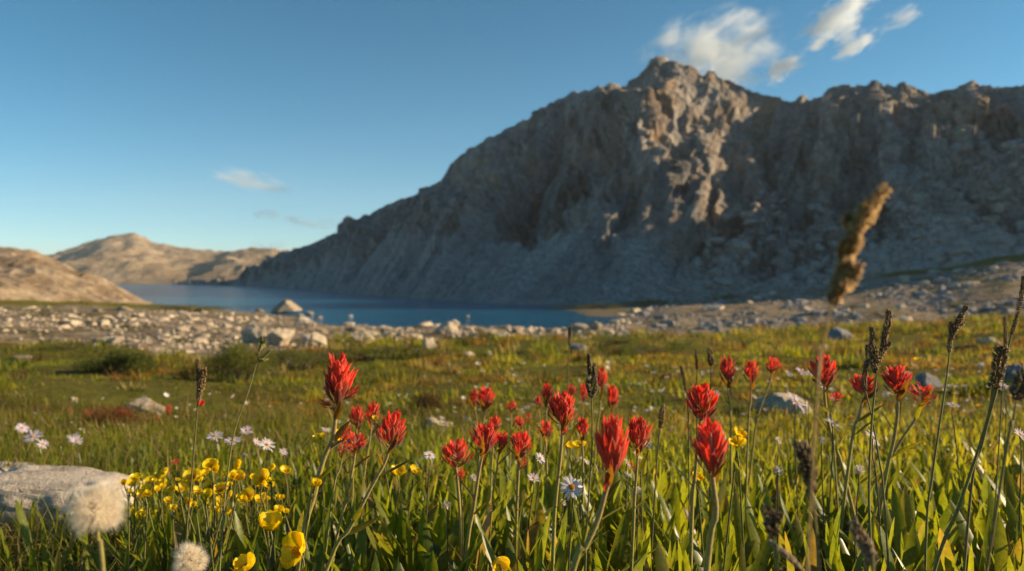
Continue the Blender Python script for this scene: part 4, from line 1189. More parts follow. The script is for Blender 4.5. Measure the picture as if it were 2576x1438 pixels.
# --- daisies
def daisy(label, u, v, d, y, seed, face=None, npet=24, stem=(), lilac=.3, droop=0., group='white and lilac daisies', thin=.085, disc=True):
    r = np.random.default_rng(seed)
    C = P(u, v, y); R_ = d / 2 / F * y * 1.04
    nrm = unit(face if face is not None else (r.normal(.45, .35), r.normal(-.35, .25), 1)); e1, e2 = perp(nrm)
    if not stem: stem = [(u + r.uniform(-4, 4), v + d * .9), (u + r.uniform(-10, 10), v + d * 2.2)]
    sp = stem_points(C - nrm * R_ * .1, stem, y, seed); loc = sp[-1].copy()
    root = thing('daisy', label, 'wildflower', loc, group)
    mb = MB(); tube(mb, spline(sp, 12), np.linspace(.0007, .001, 12), 5, (.12, .10, .03)); mb.build('stem', M_STEM, root, loc)
    pm = MB()
    colr = np.array([.80, .76, .74]) * (1 - lilac) + np.array([.66, .56, .74]) * lilac
    for j in range(npet):
        az = j / npet * 2 * math.pi + r.normal(0, .06)
        er = math.cos(az) * e1 + math.sin(az) * e2; et = -math.sin(az) * e1 + math.cos(az) * e2
        Lp = R_ * r.uniform(.82, 1.04)
        s = np.linspace(0, 1, 7); c = np.array([-1, 0, 1]); up = r.normal(.12, .14) - droop * (.5 - .5 * er[2] * 2)
        w = R_ * thin * np.interp(s, [0, .3, .7, .92, 1], [.5, .85, 1, .75, .2]) * r.uniform(.85, 1.15)
        V = C + er * (R_ * .12 + s * (Lp - R_ * .12))[:, None, None] + nrm * (R_ * (up * s ** 1.3 - droop * .55 * s ** 2.2))[:, None, None] + et * (w[:, None] * c)[..., None] + nrm * (-.25 * w[:, None] * (np.abs(c) - 1))[..., None]
        pm.add(V.reshape(-1, 3), grid_faces(7, 3), None, colr * r.uniform(.9, 1.05))
    pm.build('petals', M_WHITE, root, loc)
    if disc:
        dm = MB()
        for j in range(60):
            a = j * 2.4; q = math.sqrt((j + .5) / 60) * R_ * .22
            b_ = C + (math.cos(a) * e1 + math.sin(a) * e2) * q + nrm * R_ * (.02 + .10 * (1 - (q / (R_ * .22)) ** 2))
            tube(dm, np.array([b_ - nrm * R_ * .05, b_, b_ + nrm * R_ * .03]), [R_ * .035, R_ * .034, R_ * .012], 5, np.array([.80, .46, .012]) * r.uniform(.8, 1.1))
        dm.build('disc', M_YEL, root, loc)
    return root


D = daisy
D('sharp white daisy with yellow centre facing the viewer left of the largest paintbrush', 1438, 1226, 66, .76, 201, (.15, -.8, .6), 19, [(1440, 1270), (1432, 1400)], .25, .12, thin=.11)
dl = [(540, 1098, 42, 1.25, 'lilac white daisy, leftmost of the group right of the sedge stalk'), (586, 1109, 46, 1.2, 'lilac white daisy crossed by the thin slanting grass stalk'), (620, 1084, 32, 1.35, 'lilac daisy seen from the side on a tall stem above the small group'),
      (671, 1120, 44, 1.2, 'largest lilac daisy at the right of the small group'), (645, 1113, 24, 1.25, 'small lilac daisy touching the left of the largest one'), (713, 1137, 26, 1.2, 'small white daisy alone right of the small group'),
      (616, 1145, 22, 1.2, 'small drooping lilac daisy under the group'), (82, 1099, 46, 1.8, 'pair like white daisy farthest left in the meadow'), (108, 1118, 30, 1.7, 'small daisy with orange centre at far left'), (184, 1100, 32, 1.8, 'upper white daisy of the pair left of the rusty shrub front'),
      (192, 1110, 34, 1.75, 'lower white daisy of the pair left of the rusty shrub front'), (55, 1078, 34, 2.1, 'faint flat daisy at the left edge of the meadow'), (820, 1082, 28, 1.3, 'lilac daisy left of the tall paintbrush stem'), (1081, 1146, 34, 1.0, 'small pale daisy left of the spiky coral paintbrush'),
      (1342, 1204, 36, .95, 'daisy seen from the side with pinkish disc left of the sharp white one'), (1359, 1153, 34, 1.0, 'flat white daisy with pink rim under the coral cup'), (1606, 1148, 38, .9, 'lilac daisy behind the stem of the shoulder paintbrush'),
      (1578, 1165, 34, 1.0, 'blurred lilac daisy right of the largest paintbrush'), (1470, 1160, 32, 1.05, 'blurred lilac daisy left of the largest paintbrush'), (1580, 1195, 26, 1.0, 'low lilac daisy right of the largest paintbrush'),
      (2016, 936, 38, 1.5, 'pale lilac daisy left of the feathery paintbrush'), (2036, 942, 26, 1.5, 'smaller lilac daisy touching the pale one left of the feathery paintbrush'), (2064, 972, 34, 1.35, 'lilac daisy behind the stem of the feathery paintbrush'),
      (2003, 1012, 70, 1.1, 'wide lilac daisy with long rays before the wide pale slab'), (2096, 1068, 52, .95, 'white daisy with yellow centre under the feathery paintbrush'), (2198, 1102, 54, .86, 'white daisy with yellow centre low between the grass stems at right'),
      (2526, 972, 34, 1.3, 'white daisy right of the dark brush head at the right edge'), (2397, 1020, 34, 1.15, 'pink tinged white daisy right of the slanting paintbrush'), (2566, 1094, 40, .9, 'white daisy half cut by the right edge'),
      (1190, 1204, 0, 0, ''), (1630, 1120, 30, 1.1, 'small pale daisy right of the shoulder paintbrush')]
for i, (u, v, d, y, lb) in enumerate(dl):
    if d: D(lb, u, v, d, y, 210 + i, None, 22 if d > 30 else 16, (), .35 + .35 * (i % 3) / 2, .1 * (i % 2))


# --- white pompom flowers
def pompom(label, u, v, d, y, seed, stem=(), group='small white pompom flowers'):
    r = np.random.default_rng(seed); C = P(u, v, y); R_ = d / 2 / F * y
    if not stem: stem = [(u + r.uniform(-3, 3), v + d * 1.2), (u + r.uniform(-8, 8), v + d * 3)]
    sp = stem_points(C, stem, y, seed); loc = sp[-1].copy()
    root = thing('clover_flower', label, 'wildflower', loc, group)
    mb = MB(); tube(mb, spline(sp, 12), np.linspace(.0006, .0009, 12), 5, (.12, .08, .035)); mb.build('stem', M_STEM, root, loc)
    pm = MB(); nq = 70
    for j in range(nq):
        z = 1 - 1.65 * (j + .5) / nq; q = math.sqrt(1 - z * z); a = j * 2.4 + r.normal(0, .2)
        dv_ = np.array([q * math.cos(a), q * math.sin(a), z])
        blade(pm, C + dv_ * R_ * .3, dv_ + r.normal(0, .18, 3), np.array([0.1, .2, 1]) + dv_ * .1, R_ * r.uniform(.58, .8), R_ * .16, .15, np.array([.80, .73, .60]) * r.uniform(.85, 1.05), .4, 5, .9)
    pm.build('flower_ball', M_WHITE, root, loc)


for i, (u, v, d, y, lb) in enumerate(((1123, 1273, 28, .86, 'round white pompom under the spiky coral paintbrush'), (1190, 1205, 24, .95, 'cream pompom beside the stem of the pale edged paintbrush'), (1602, 1239, 32, .82, 'white pompom right of the largest paintbrush stem'),
                                   (1416, 1266, 20, .85, 'cream half open pompom lower left of the sharp daisy'), (1957, 1188, 34, .85, 'round white pompom above the dark shaded gap at right'), (2161, 1186, 34, .84, 'flat topped white pompom between the grass stems at right'),
                                   (2068, 1108, 24, 1.0, 'faded white pompom under the wide lilac daisy'), (1957, 1111, 24, 1.05, 'small pinkish pompom above the round white one at right'), (1232, 890, 14, 5.0, 'faint white pompom far off in the turf'))):
    pompom(lb, u, v, d, y, 260 + i)
# tiny flowers dotted over the mid meadow: two prototypes copied
def tiny_proto(name, kind):
    mb = MB(); r = np.random.default_rng(5 + kind)
    for j in range(9):
        a = j / 9 * 6.28
        blade(mb, np.array([0, 0, 0.0]), np.array([math.cos(a), math.sin(a), .35 if kind else .8]), np.array([0, 0, 1.0]), 1.0, .30, .1, (.78, .72, .66) if kind < 2 else (.8, .52, .02), .2, 4, .8)
    me = mb.build('flower', M_WHITE if kind < 2 else M_YEL); d_ = me.data; bpy.data.objects.remove(me)
    sm = MB(); tube(sm, np.array([[0, 0, 0], [.2, .1, -3.0], [.1, 0, -6.0]]), .10, 4, (.1, .1, .03)); so = sm.build('stem', M_STEM); sd = so.data; bpy.data.objects.remove(so)
    return d_, sd


TP = [tiny_proto('a', 0), tiny_proto('b', 1), tiny_proto('c', 2)]
r = np.random.default_rng(77); nd_ = 0
while nd_ < 270:
    u = r.uniform(1020, 2570) if r.random() < .78 else r.uniform(0, 1020); v = r.uniform(915, 1090)
    if u < 1020 and v < 990: continue
    p = at(u, v + 18, 1, 12)
    k = 0 if r.random() < .5 else 1
    if u > 1900 and r.random() < .3: k = 2
    sz = r.uniform(5, 11) / F * p[1]
    nm, lb, gp = (('tiny_white_flower', 'tiny white flower dotted in the blurred mid meadow grass', 'tiny white flowers in the mid meadow') if k < 2 else ('tiny_yellow_flower', 'tiny yellow flower dotted in the dry grass of the right meadow', 'tiny yellow flowers in the right meadow'))
    ht = 18 / F * p[1]
    e = thing(nm, lb, 'wildflower', p, gp)
    o = bpy.data.objects.new('flower', TP[k][0]); COL.objects.link(o); o.parent = e; o.scale = (sz,) * 3; o.location = (0, 0, ht); o.rotation_euler = (r.uniform(-.2, .8), r.uniform(-.3, .4), r.uniform(0, 6))
    s_ = bpy.data.objects.new('stem', TP[k][1]); COL.objects.link(s_); s_.parent = e; s_.scale = (ht / 6,) * 3; s_.scale = (sz * .35, sz * .35, ht / 6); s_.location = (0, 0, ht)
    nd_ += 1


# --- dandelion clocks
def clock(label, u, v, d, y, seed, stem, squash=(1, 1, 1), n=1500):
    r = np.random.default_rng(seed); C = P(u, v, y); R_ = d / 2 / F * y
    sp = stem_points(C, stem, y, seed); loc = sp[-1].copy()
    root = thing('dandelion_clock', label, 'wildflower', loc, 'fluffy dandelion clocks')
    mb = MB(); tube(mb, spline(sp, 14), np.linspace(.0011, .0015, 14), 8, (.24, .20, .05)); mb.build('stem', M_STEM, root, loc)
    dv_ = unit(r.normal(size=(n, 3)))
    dv_ = dv_[dv_[:, 2] > -.92]; n = len(dv_)
    lump = 1 + .42 * fbm(dv_[:, 0] * 1.7 + seed, dv_[:, 1] * 1.7, dv_[:, 2] * 1.7, 2, seed)
    ln = R_ * lump * r.uniform(.85, 1.05, n)
    sq = np.array(squash)
    V, T = [], []
    for j in range(n):
        a = dv_[j]; e1, e2 = perp(a)
        c0 = C + a * sq * ln[j] * .12; c1 = C + a * sq * ln[j] * .62
        k = len(V) * 0
        rows = [c0 + e1 * R_ * .006, c0 - e1 * R_ * .006, c1]
        tr = [(0, 1, 2)]
        for q in range(7):                      # the parachute hairs
            ph = q / 7 * 6.28 + r.uniform(0, .6); dr = unit(a * r.uniform(.9, 1.5) + (math.cos(ph) * e1 + math.sin(ph) * e2) * r.uniform(.35, .75) + r.normal(0, .12, 3))
            t_ = c1 + dr * ln[j] * r.uniform(.30, .46); w_ = np.cross(dr, a); w_ = unit(w_) * R_ * .007
            b = len(rows); rows += [c1 + w_, c1 - w_, t_]; tr.append((b, b + 1, b + 2))
        mb_off = sum(len(x) for x in V[-1:])
        V.append(np.array(rows)); T.append(np.array(tr))
    off = 0; Fs = []
    for a, b in zip(V, T): Fs.append(b + off); off += len(a)
    VV = np.concatenate(V)
    cc = np.array([.92, .86, .76]) * r.uniform(.85, 1.05, (len(VV), 1))
    raw_mesh('seed_ball', VV, [np.concatenate(Fs)], cc, True, M_FLUFF, root, loc)
    cm = MB(); Vs, Fc = ICO[2]
    cm.add(C + Vs * R_ * .14, None, Fc, (.20, .13, .06)); cm.build('core', M_STEM, root, loc)


clock('large blurred fluffy dandelion clock in front of the cream slab at lower left', 240, 1280, 152, .40, 301, [(248, 1370), (262, 1480)], (1, 1, .95), 800)
clock('smaller sharper dandelion clock at the bottom edge left of the buttercups', 478, 1410, 90, .60, 302, [(480, 1480)], (1, 1, 1), 800)


# --- grass and sedge seed heads
def spike(mb, pts, radius, seed, col, dens=1.0, flare=.55, edge=None):
    """dense spike of pointed scales around a poly-line given in world coordinates from base to tip"""
    r = np.random.default_rng(seed)
    pts = np.asarray(pts); ln = np.linalg.norm(np.diff(pts, axis=0), axis=1).sum()
    n = int(max(14, dens * 26 * ln / radius / 2.2)); sp = spline(pts, 30)
    tube(mb, sp, radius * .22, 5, col * .8)
    tan = unit(np.gradient(sp, axis=0))
    for j in range(n):
        f = (j + r.random()) / n; i = min(29, int(f * 30))
        e1, e2 = perp(tan[i]); a = j * 2.4 + r.normal(0, .3)
        o_ = math.cos(a) * e1 + math.sin(a) * e2
        env = radius * (math.sin(math.pi * min(1, f * .86 + .10)) ** .6)
        L = radius * r.uniform(1.2, 2.1)
        d = unit(tan[i] * 1.0 + o_ * flare * r.uniform(.7, 1.9)); p0 = sp[i] + o_ * env * .25
        s1, s2 = perp(d); w_ = L * .17
        ring = lambda q, k: p0 + d * L * q + k * w_ * np.array([s1, s2, -s1, -s2])
        V = np.vstack([[p0], ring(.3, .85), ring(.62, .8), [p0 + d * L]]) + o_ * max(0, env * .25)
        T = [(0, 1 + k, 1 + (k + 1) % 4) for k in range(4)] + [(9, 5 + (k + 1) % 4, 5 + k) for k in range(4)]
        Q = [(1 + k, 5 + k, 5 + (k + 1) % 4, 1 + (k + 1) % 4) for k in range(4)]
        c = col * r.uniform(.6, 1.4)
        cc = np.repeat(c[None], 10, 0)
        if edge is not None: cc[9] = edge; cc[5:9] = cc[5:9] * .6 + edge * .4 * r.random()
        mb.add(V, np.array(Q), np.array(T), cc)


BRN = np.array([.19, .115, .05]); TAN = np.array([.34, .24, .12])
def grass_head(name, label, y, stem, spikes, seed, col=BRN, edge=TAN, stem_c=(.14, .12, .03), th=.0010, group='grass seed heads standing above the meadow', flare=.55, dens=1.0, cat='grass stalk', blades=0):
    first = P(*stem[0], y)
    sp = stem_points(first, stem[1:], y, seed); loc = sp[-1].copy()
    root = thing(name, label, cat, loc, group)
    mb = MB(); th = th * (.85 if y > .4 else .9)
    tube(mb, spline(sp, 24), np.linspace(th * .7, th * 1.2, 24), 6, stem_c); mb.build('stem', M_STEM, root, loc)
    for i, (pl_, rp) in enumerate(spikes):
        sm = MB(); r = np.random.default_rng(seed + i)
        pts = [P(u, v, y + r.uniform(-.004, .004)) for u, v in pl_]
        spike(sm, pts, rp * (.7 if y > .5 else 1.0) / F * y, seed * 7 + i, np.asarray(col), dens, flare, None if edge is None else np.asarray(edge))
        sm.build('seed_head' if len(spikes) == 1 else 'spikelet', M_SEED, root, loc)
    return root


GH = grass_head
gl = GH('sedge', 'brown sedge stalk with a red flower scrap below its head at left', .7, [(498, 1012), (490, 1110), (480, 1230), (468, 1390)],
   [([(499, 968), (498, 935), (497, 908)], 6), ([(500, 1000), (507, 965), (513, 932)], 9), ([(499, 1012), (501, 990), (503, 960)], 8)], 401, th=.0009)
mb = MB(); fl = P(503, 1022, .7)
for j in range(9): bract(mb, fl, np.array([.5, -.2, .8]), *perp(unit(np.array([.5, -.2, .8]))), j * 2.4, 0, .005, .0004, .0022, .0011, .5, (RED, RED, EDGE))
mb.build('red_scrap', M_RED, gl, np.array(gl.location))
GH('grass_stalk', 'thin slanting pale green grass stalk with tiny tufts left of the tallest paintbrush', .72, [(655, 880), (625, 985), (590, 1085), (572, 1200), (562, 1300)],
   [([(652, 885), (658, 868), (657, 850)], 5), ([(655, 876), (663, 865), (666, 856)], 4), ([(650, 905), (664, 898), (679, 882)], 3.5), ([(649, 910), (660, 907), (672, 905)], 3.5)], 402, (.20, .20, .05), (.4, .38, .14), (.24, .21, .06), .0008)
GH('grass_stalk', 'very thin upright grass stalk rising to the lake shore line near the centre', 1.1, [(1432, 850), (1430, 900), (1428, 985), (1427, 1060)], [([(1432, 868), (1433, 845), (1434, 824)], 5)], 403, (.12, .075, .03), TAN, (.16, .12, .04), .0009)
GH('sedge', 'dark sedge spike left above the largest paintbrush', .75, [(1488, 1000), (1490, 1060), (1488, 1150), (1479, 1280), (1474, 1380)],
   [([(1482, 945), (1482, 922), (1481, 896)], 7), ([(1485, 975), (1493, 945), (1495, 920)], 7), ([(1487, 1000), (1480, 975), (1479, 955)], 7.5), ([(1487, 1003), (1497, 980), (1498, 952)], 7)], 404, (.10, .07, .04), (.30, .22, .12), (.19, .15, .06), .0011, flare=.35)
GH('sedge', 'small brown spike on a thin stem between the shoulder paintbrush and the rounded one', .86, [(1662, 1072), (1656, 1120), (1650, 1200), (1644, 1300)], [([(1661, 1078), (1664, 1050), (1667, 1022)], 7)], 405, BRN, TAN, (.16, .12, .05), .0010)
GH('grass_stalk', 'thin brown grass spike left of the three red heads, the thinner of two', 1.2, [(1753, 930), (1753, 975), (1752, 1040)], [([(1753, 930), (1752, 905), (1751, 882)], 4)], 406, BRN, None, (.13, .09, .035), .001)
GH('sedge', 'short dark triangular seed head just left of the three red heads', 1.2, [(1788, 918), (1788, 960), (1786, 1040)], [([(1788, 922), (1787, 902), (1785, 882)], 8)], 407, BRN, None, (.13, .09, .035), .001)
GH('grass_stalk', 'bent brown grass spike above the rounded paintbrush', 1.0, [(1727, 985), (1730, 1030), (1732, 1100)], [([(1726, 985), (1720, 952), (1714, 924)], 5)], 408, BRN, TAN, (.13, .09, .035), .001)
GH('sedge', 'dark brown grass head with two thick upright branches at right', .72, [(2205, 945), (2196, 1030), (2189, 1130), (2186, 1250), (2190, 1380)],
   [([(2203, 940), (2198, 905), (2194, 868)], 12), ([(2196, 870), (2194, 850), (2192, 826)], 7), ([(2207, 915), (2221, 880), (2225, 850)], 9), ([(2222, 858), (2230, 830), (2236, 786)], 9), ([(2228, 880), (2235, 872), (2238, 862)], 6)], 409, BRN, (.42, .30, .15), (.19, .17, .04), .0013)
GH('sedge', 'slim dark grass head leaning beside the two branched one', .74, [(2178, 985), (2195, 1060), (2212, 1160), (2225, 1270)],
   [([(2176, 985), (2174, 955), (2178, 925)], 7), ([(2178, 930), (2184, 900), (2184, 872)], 8)], 410, BRN, TAN, (.18, .16, .04), .001)
GH('sedge', 'nodding brown grass head on a long stem at far right above the dry grass', .74, [(2389, 885), (2380, 960), (2362, 1080), (2345, 1200), (2330, 1340)],
   [([(2388, 888), (2390, 862), (2394, 842)], 7), ([(2393, 850), (2404, 820), (2418, 795)], 9), ([(2416, 800), (2424, 786), (2429, 773)], 7), ([(2394, 845), (2391, 830), (2391, 812)], 6), ([(2400, 838), (2412, 822), (2424, 812)], 6)], 411, BRN, (.42, .30, .15), (.19, .17, .04), .0012)
GH('sedge', 'brown bottle brush grass head close to the right edge on a thick slanting stem', .66, [(2498, 975), (2488, 1040), (2455, 1150), (2410, 1280), (2352, 1430)],
   [([(2496, 978), (2508, 940), (2516, 900), (2520, 878)], 15)], 412, BRN, (.40, .28, .14), (.19, .16, .03), .0016, flare=.8)
GH('sedge', 'long bare stalk with a thin dark tip reaching up the right edge', .66, [(2545, 840), (2530, 900), (2505, 990), (2470, 1120), (2440, 1260)], [([(2545, 842), (2558, 795), (2570, 740), (2574, 700)], 6)], 413, BRN, TAN, (.17, .14, .03), .0012)
GH('grass_stalk', 'thin pale spike left of the long bare stalk at the right edge', .9, [(2530, 880), (2527, 940), (2520, 1010)], [([(2530, 880), (2529, 845), (2527, 800)], 5)], 414, (.30, .20, .09), TAN, (.2, .16, .05), .0008)
GH('grass_stalk', 'very large blurred golden grass head in front of the mountain', .29, [(2096, 750), (2084, 800), (2070, 875), (2058, 960), (2050, 1080)],
   [([(2092, 770), (2106, 730), (2116, 700), (2126, 665)], 12), ([(2108, 735), (2132, 705), (2150, 672)], 13), ([(2104, 740), (2106, 712), (2112, 690)], 9), ([(2124, 672), (2134, 640), (2142, 605)], 12), ([(2120, 668), (2118, 640), (2126, 610)], 9), ([(2134, 640), (2150, 620), (2158, 600)], 9),
    ([(2142, 610), (2156, 570), (2178, 530), (2222, 478)], 12), ([(2146, 590), (2138, 566), (2136, 545)], 11), ([(2158, 575), (2180, 550), (2196, 520)], 11), ([(2150, 580), (2160, 550), (2172, 520)], 10)],
   415, (.30, .15, .05), (.72, .48, .20), (.42, .26, .08), .00055, flare=1.1, dens=2.2, group='blurred grass heads close to the lens')
GH('grass_stalk', 'blurred dark brown grass head standing before the shaded gap at lower right', .36, [(2044, 1240), (2052, 1320), (2060, 1420), (2064, 1520)],
   [([(2044, 1245), (2036, 1205), (2032, 1180)], 15), ([(2036, 1190), (2026, 1155), (2016, 1125)], 15)], 416, (.12, .07, .035), (.25, .16, .08), (.22, .17, .05), .0008, group='blurred grass heads close to the lens')
GH('grass_stalk', 'short blurred brown tuft at the bottom left of the dark blurred head', .36, [(1945, 1350), (1950, 1400), (1952, 1500)],
   [([(1945, 1355), (1940, 1330), (1936, 1312)], 14), ([(1946, 1330), (1936, 1305), (1932, 1285)], 12), ([(1948, 1320), (1955, 1308), (1960, 1300)], 9)], 417, (.12, .07, .035), (.45, .33, .2), (.2, .18, .04), .0008, group='blurred grass heads close to the lens')
GH('grass_stalk', 'pale blurred withered grass head leaning at the bottom right', .36, [(2185, 1400), (2195, 1440), (2200, 1520)], [([(2190, 1405), (2172, 1365), (2152, 1325)], 13), ([(2195, 1425), (2188, 1395), (2180, 1375)], 13)], 418, (.30, .20, .12), (.5, .38, .26), (.2, .18, .05), .0008, group='blurred grass heads close to the lens')
GH('grass_stalk', 'cream blurred withered blade lying at the bottom beside the brown tuft', .37, [(2010, 1425), (2030, 1460), (2040, 1520)], [([(2015, 1432), (1988, 1405), (1946, 1370)], 9)], 419, (.45, .33, .22), (.6, .47, .34), (.2, .18, .05), .0008, group='blurred grass heads close to the lens', flare=.2)
GH('grass_stalk', 'brown blurred head cut by the right edge above the white daisy', .42, [(2556, 1010), (2545, 1080), (2520, 1200)], [([(2555, 1008), (2568, 975), (2582, 935)], 17)], 420, (.14, .085, .04), (.4, .28, .16), (.2, .16, .04), .0009, group='blurred grass heads close to the lens', flare=.8)

# ------------------------------------------------------------------ shrubs
def shrub(name, label, u, v_top, v_base, w, seed, n=2600, col=(0.055, 0.075, 0.012), col2=(0.10, 0.11, 0.018), group='low shrubs in the meadow', leaf=.012, base=None, clump=9):
    r = np.random.default_rng(seed)
    p = at(u, v_base) if base is None else base
    y = p[1]; W = w / 2 / F * y; H = (v_base - v_top) / F * y
    root = thing(name, label, 'shrub', p, group)
    cc = np.stack([r.uniform(-.8, .8, clump) * W, r.uniform(-.5, .5, clump) * W, r.uniform(.25, .72, clump) * H], 1)
    cc[:, 2] *= 1 - .45 * (np.abs(cc[:, 0]) / W) ** 2
    rad_ = np.stack([r.uniform(.28, .48, clump) * W, r.uniform(.28, .45, clump) * W, r.uniform(.26, .4, clump) * H], 1)
    k = r.integers(0, clump, n)
    d = unit(r.normal(size=(n, 3))) * (r.random((n, 1)) ** .45)
    pts = cc[k] + d * rad_[k]; pts[:, 2] = np.maximum(pts[:, 2], .01 * H)
    L = leaf * W / .3 * r.uniform(.7, 1.3, n); Wd = L * .26
    ax = unit(d + r.normal(0, .5, (n, 3)) + np.array([0, 0, .5])); sd = unit(np.cross(ax, r.normal(size=(n, 3))))
    V = np.stack([pts - ax * L[:, None] * .5, pts + sd * Wd[:, None], pts + ax * L[:, None] * .5, pts - sd * Wd[:, None]], 1).reshape(-1, 3)
    f = r.random((n, 1)); ct = (np.array(col) * (1 - f) + np.array(col2) * f) * r.uniform(.75, 1.25, (clump, 1))[k]
    raw_mesh('foliage', V, [np.arange(n * 4).reshape(-1, 4)], np.repeat(ct, 4, 0), False, M_BUSH, root)
    bm_ = MB()
    for c in cc: tube(bm_, spline([np.array([c[0] * .2, c[1] * .2, -.05 * H]), np.array([c[0] * .5, c[1] * .6, c[2] * .6]), c + np.array([0, 0, rad_[0, 2] * .5])], 7), np.linspace(.018, .006, 7) * W * 1.4, 5, (.10, .07, .04))
    bm_.build('branches', M_STEM, root)


shrub('willow_bush', 'dark green low willow bush in the left meadow with its shadow to the left', 282, 878, 938, 215, 501, 9000, (.045, .06, .01), (.085, .095, .016), clump=14)
shrub('willow_bush', 'wide loose willow bush under the pale shore boulders', 606, 852, 962, 190, 502, 12000, (.07, .085, .016), (.12, .125, .025), clump=14)
shrub('willow_bush', 'sparse willow bush right of the wide loose one, behind the tallest paintbrush', 740, 868, 930, 160, 503, 5000, (.07, .085, .018), (.12, .12, .03))
shrub('willow_bush', 'long low willow thicket left of the grey boulder', 960, 868, 905, 300, 504, 4200, (.08, .09, .025), (.13, .125, .035), clump=14)
shrub('rusty_shrub', 'rusty brown low shrub with red flowers left of the flat pale rock', 268, 1016, 1088, 150, 505, 7000, (.12, .036, .016), (.20, .075, .028))
shrub('rusty_shrub', 'dark brown heath shrub behind the blurred red pair at centre left', 1085, 985, 1044, 150, 506, 6000, (.07, .038, .014), (.11, .065, .02))
shrub('rusty_shrub', 'dark heath shrub left of the brown turf, beyond the pale rock', 1010, 925, 960, 110, 507, 2200, (.06, .04, .014), (.10, .07, .02))
for i, (u, vt, vb, w, lb) in enumerate(((1560, 838, 864, 180, 'long olive tussock right of the inlet behind the grey boulder'), (1720, 846, 872, 120, 'olive tussock in the middle of the right turf'), (1870, 838, 868, 150, 'high olive tussock right of the turf middle'),
                                        (1985, 826, 850, 110, 'olive tussock at the edge of the right rubble'), (2240, 820, 842, 180, 'dark green tussock strip right of the dark boulder'), (1640, 866, 890, 150, 'low olive tussock just right of the grey boulder'),
                                        (2230, 776, 800, 110, 'rounded bright green moss mound in the right rubble'), (2400, 755, 776, 90, 'small bright green moss mound higher in the right rubble'), (2440, 690, 712, 80, 'topmost green moss patch in the right rubble'),
                                        (1640, 752, 772, 160, 'green tussock strip on the far spit under the mountain foot'), (1500, 762, 778, 120, 'pale green tussock at the left end of the far spit'), (1800, 738, 756, 130, 'green tussock strip where the spit meets the mountain'),
                                        (180, 858, 880, 130, 'yellow green hummock left of the willow bush under the stones'), (110, 778, 796, 110, 'dark green hummock on the left strip below the hillside'), (480, 766, 784, 170, 'green hummock at the lake edge on the left strip'), (270, 796, 808, 70, 'small dark hummock among the left stones'))):
    shrub('tussock', lb, u, vt, vb, w, 520 + i, 1500, (.075, .085, .014) if i % 2 else (.09, .095, .016), (.125, .125, .02), 'green tussocks and hummocks', .010)

# ------------------------------------------------------------------ sun, sky, clouds
sun_dir = Vector((math.sin(R(SUN_AZ)) * math.cos(R(SUN_EL)), math.cos(R(SUN_AZ)) * math.cos(R(SUN_EL)), math.sin(R(SUN_EL))))
sd = bpy.data.lights.new('sun', 'SUN'); sd.energy = 5.0; sd.angle = R(0.5); sd.color = (1.0, 0.77, 0.48)
so = bpy.data.objects.new('sun', sd); COL.objects.link(so); so.rotation_euler = sun_dir.to_track_quat('Z', 'Y').to_euler(); so.location = (60, -10, 60)
w = bpy.data.worlds.new('World'); SC.world = w; w.use_nodes = True
nt = w.node_tree
for n in list(nt.nodes): nt.nodes.remove(n)
sk = nt.nodes.new('ShaderNodeTexSky'); sk.sky_type = 'NISHITA'; sk.sun_disc = False
sk.sun_elevation = R(SUN_EL); sk.sun_rotation = R(SUN_AZ); sk.altitude = 3000; sk.air_density = 1.0; sk.dust_density = 1.3; sk.ozone_density = 2.0
hs = nt.nodes.new('ShaderNodeHueSaturation'); hs.inputs['Hue'].default_value = 0.474; hs.inputs['Saturation'].default_value = 1.22
gm_ = nt.nodes.new('ShaderNodeGamma'); gm_.inputs['Gamma'].default_value = 1.22
bg = nt.nodes.new('ShaderNodeBackground'); bg.inputs['Strength'].default_value = 0.0505
ow = nt.nodes.new('ShaderNodeOutputWorld')
nt.links.new(sk.outputs[0], gm_.inputs['Color']); nt.links.new(gm_.outputs[0], hs.inputs['Color']); nt.links.new(hs.outputs[0], bg.inputs['Color']); nt.links.new(bg.outputs[0], ow.inputs['Surface'])


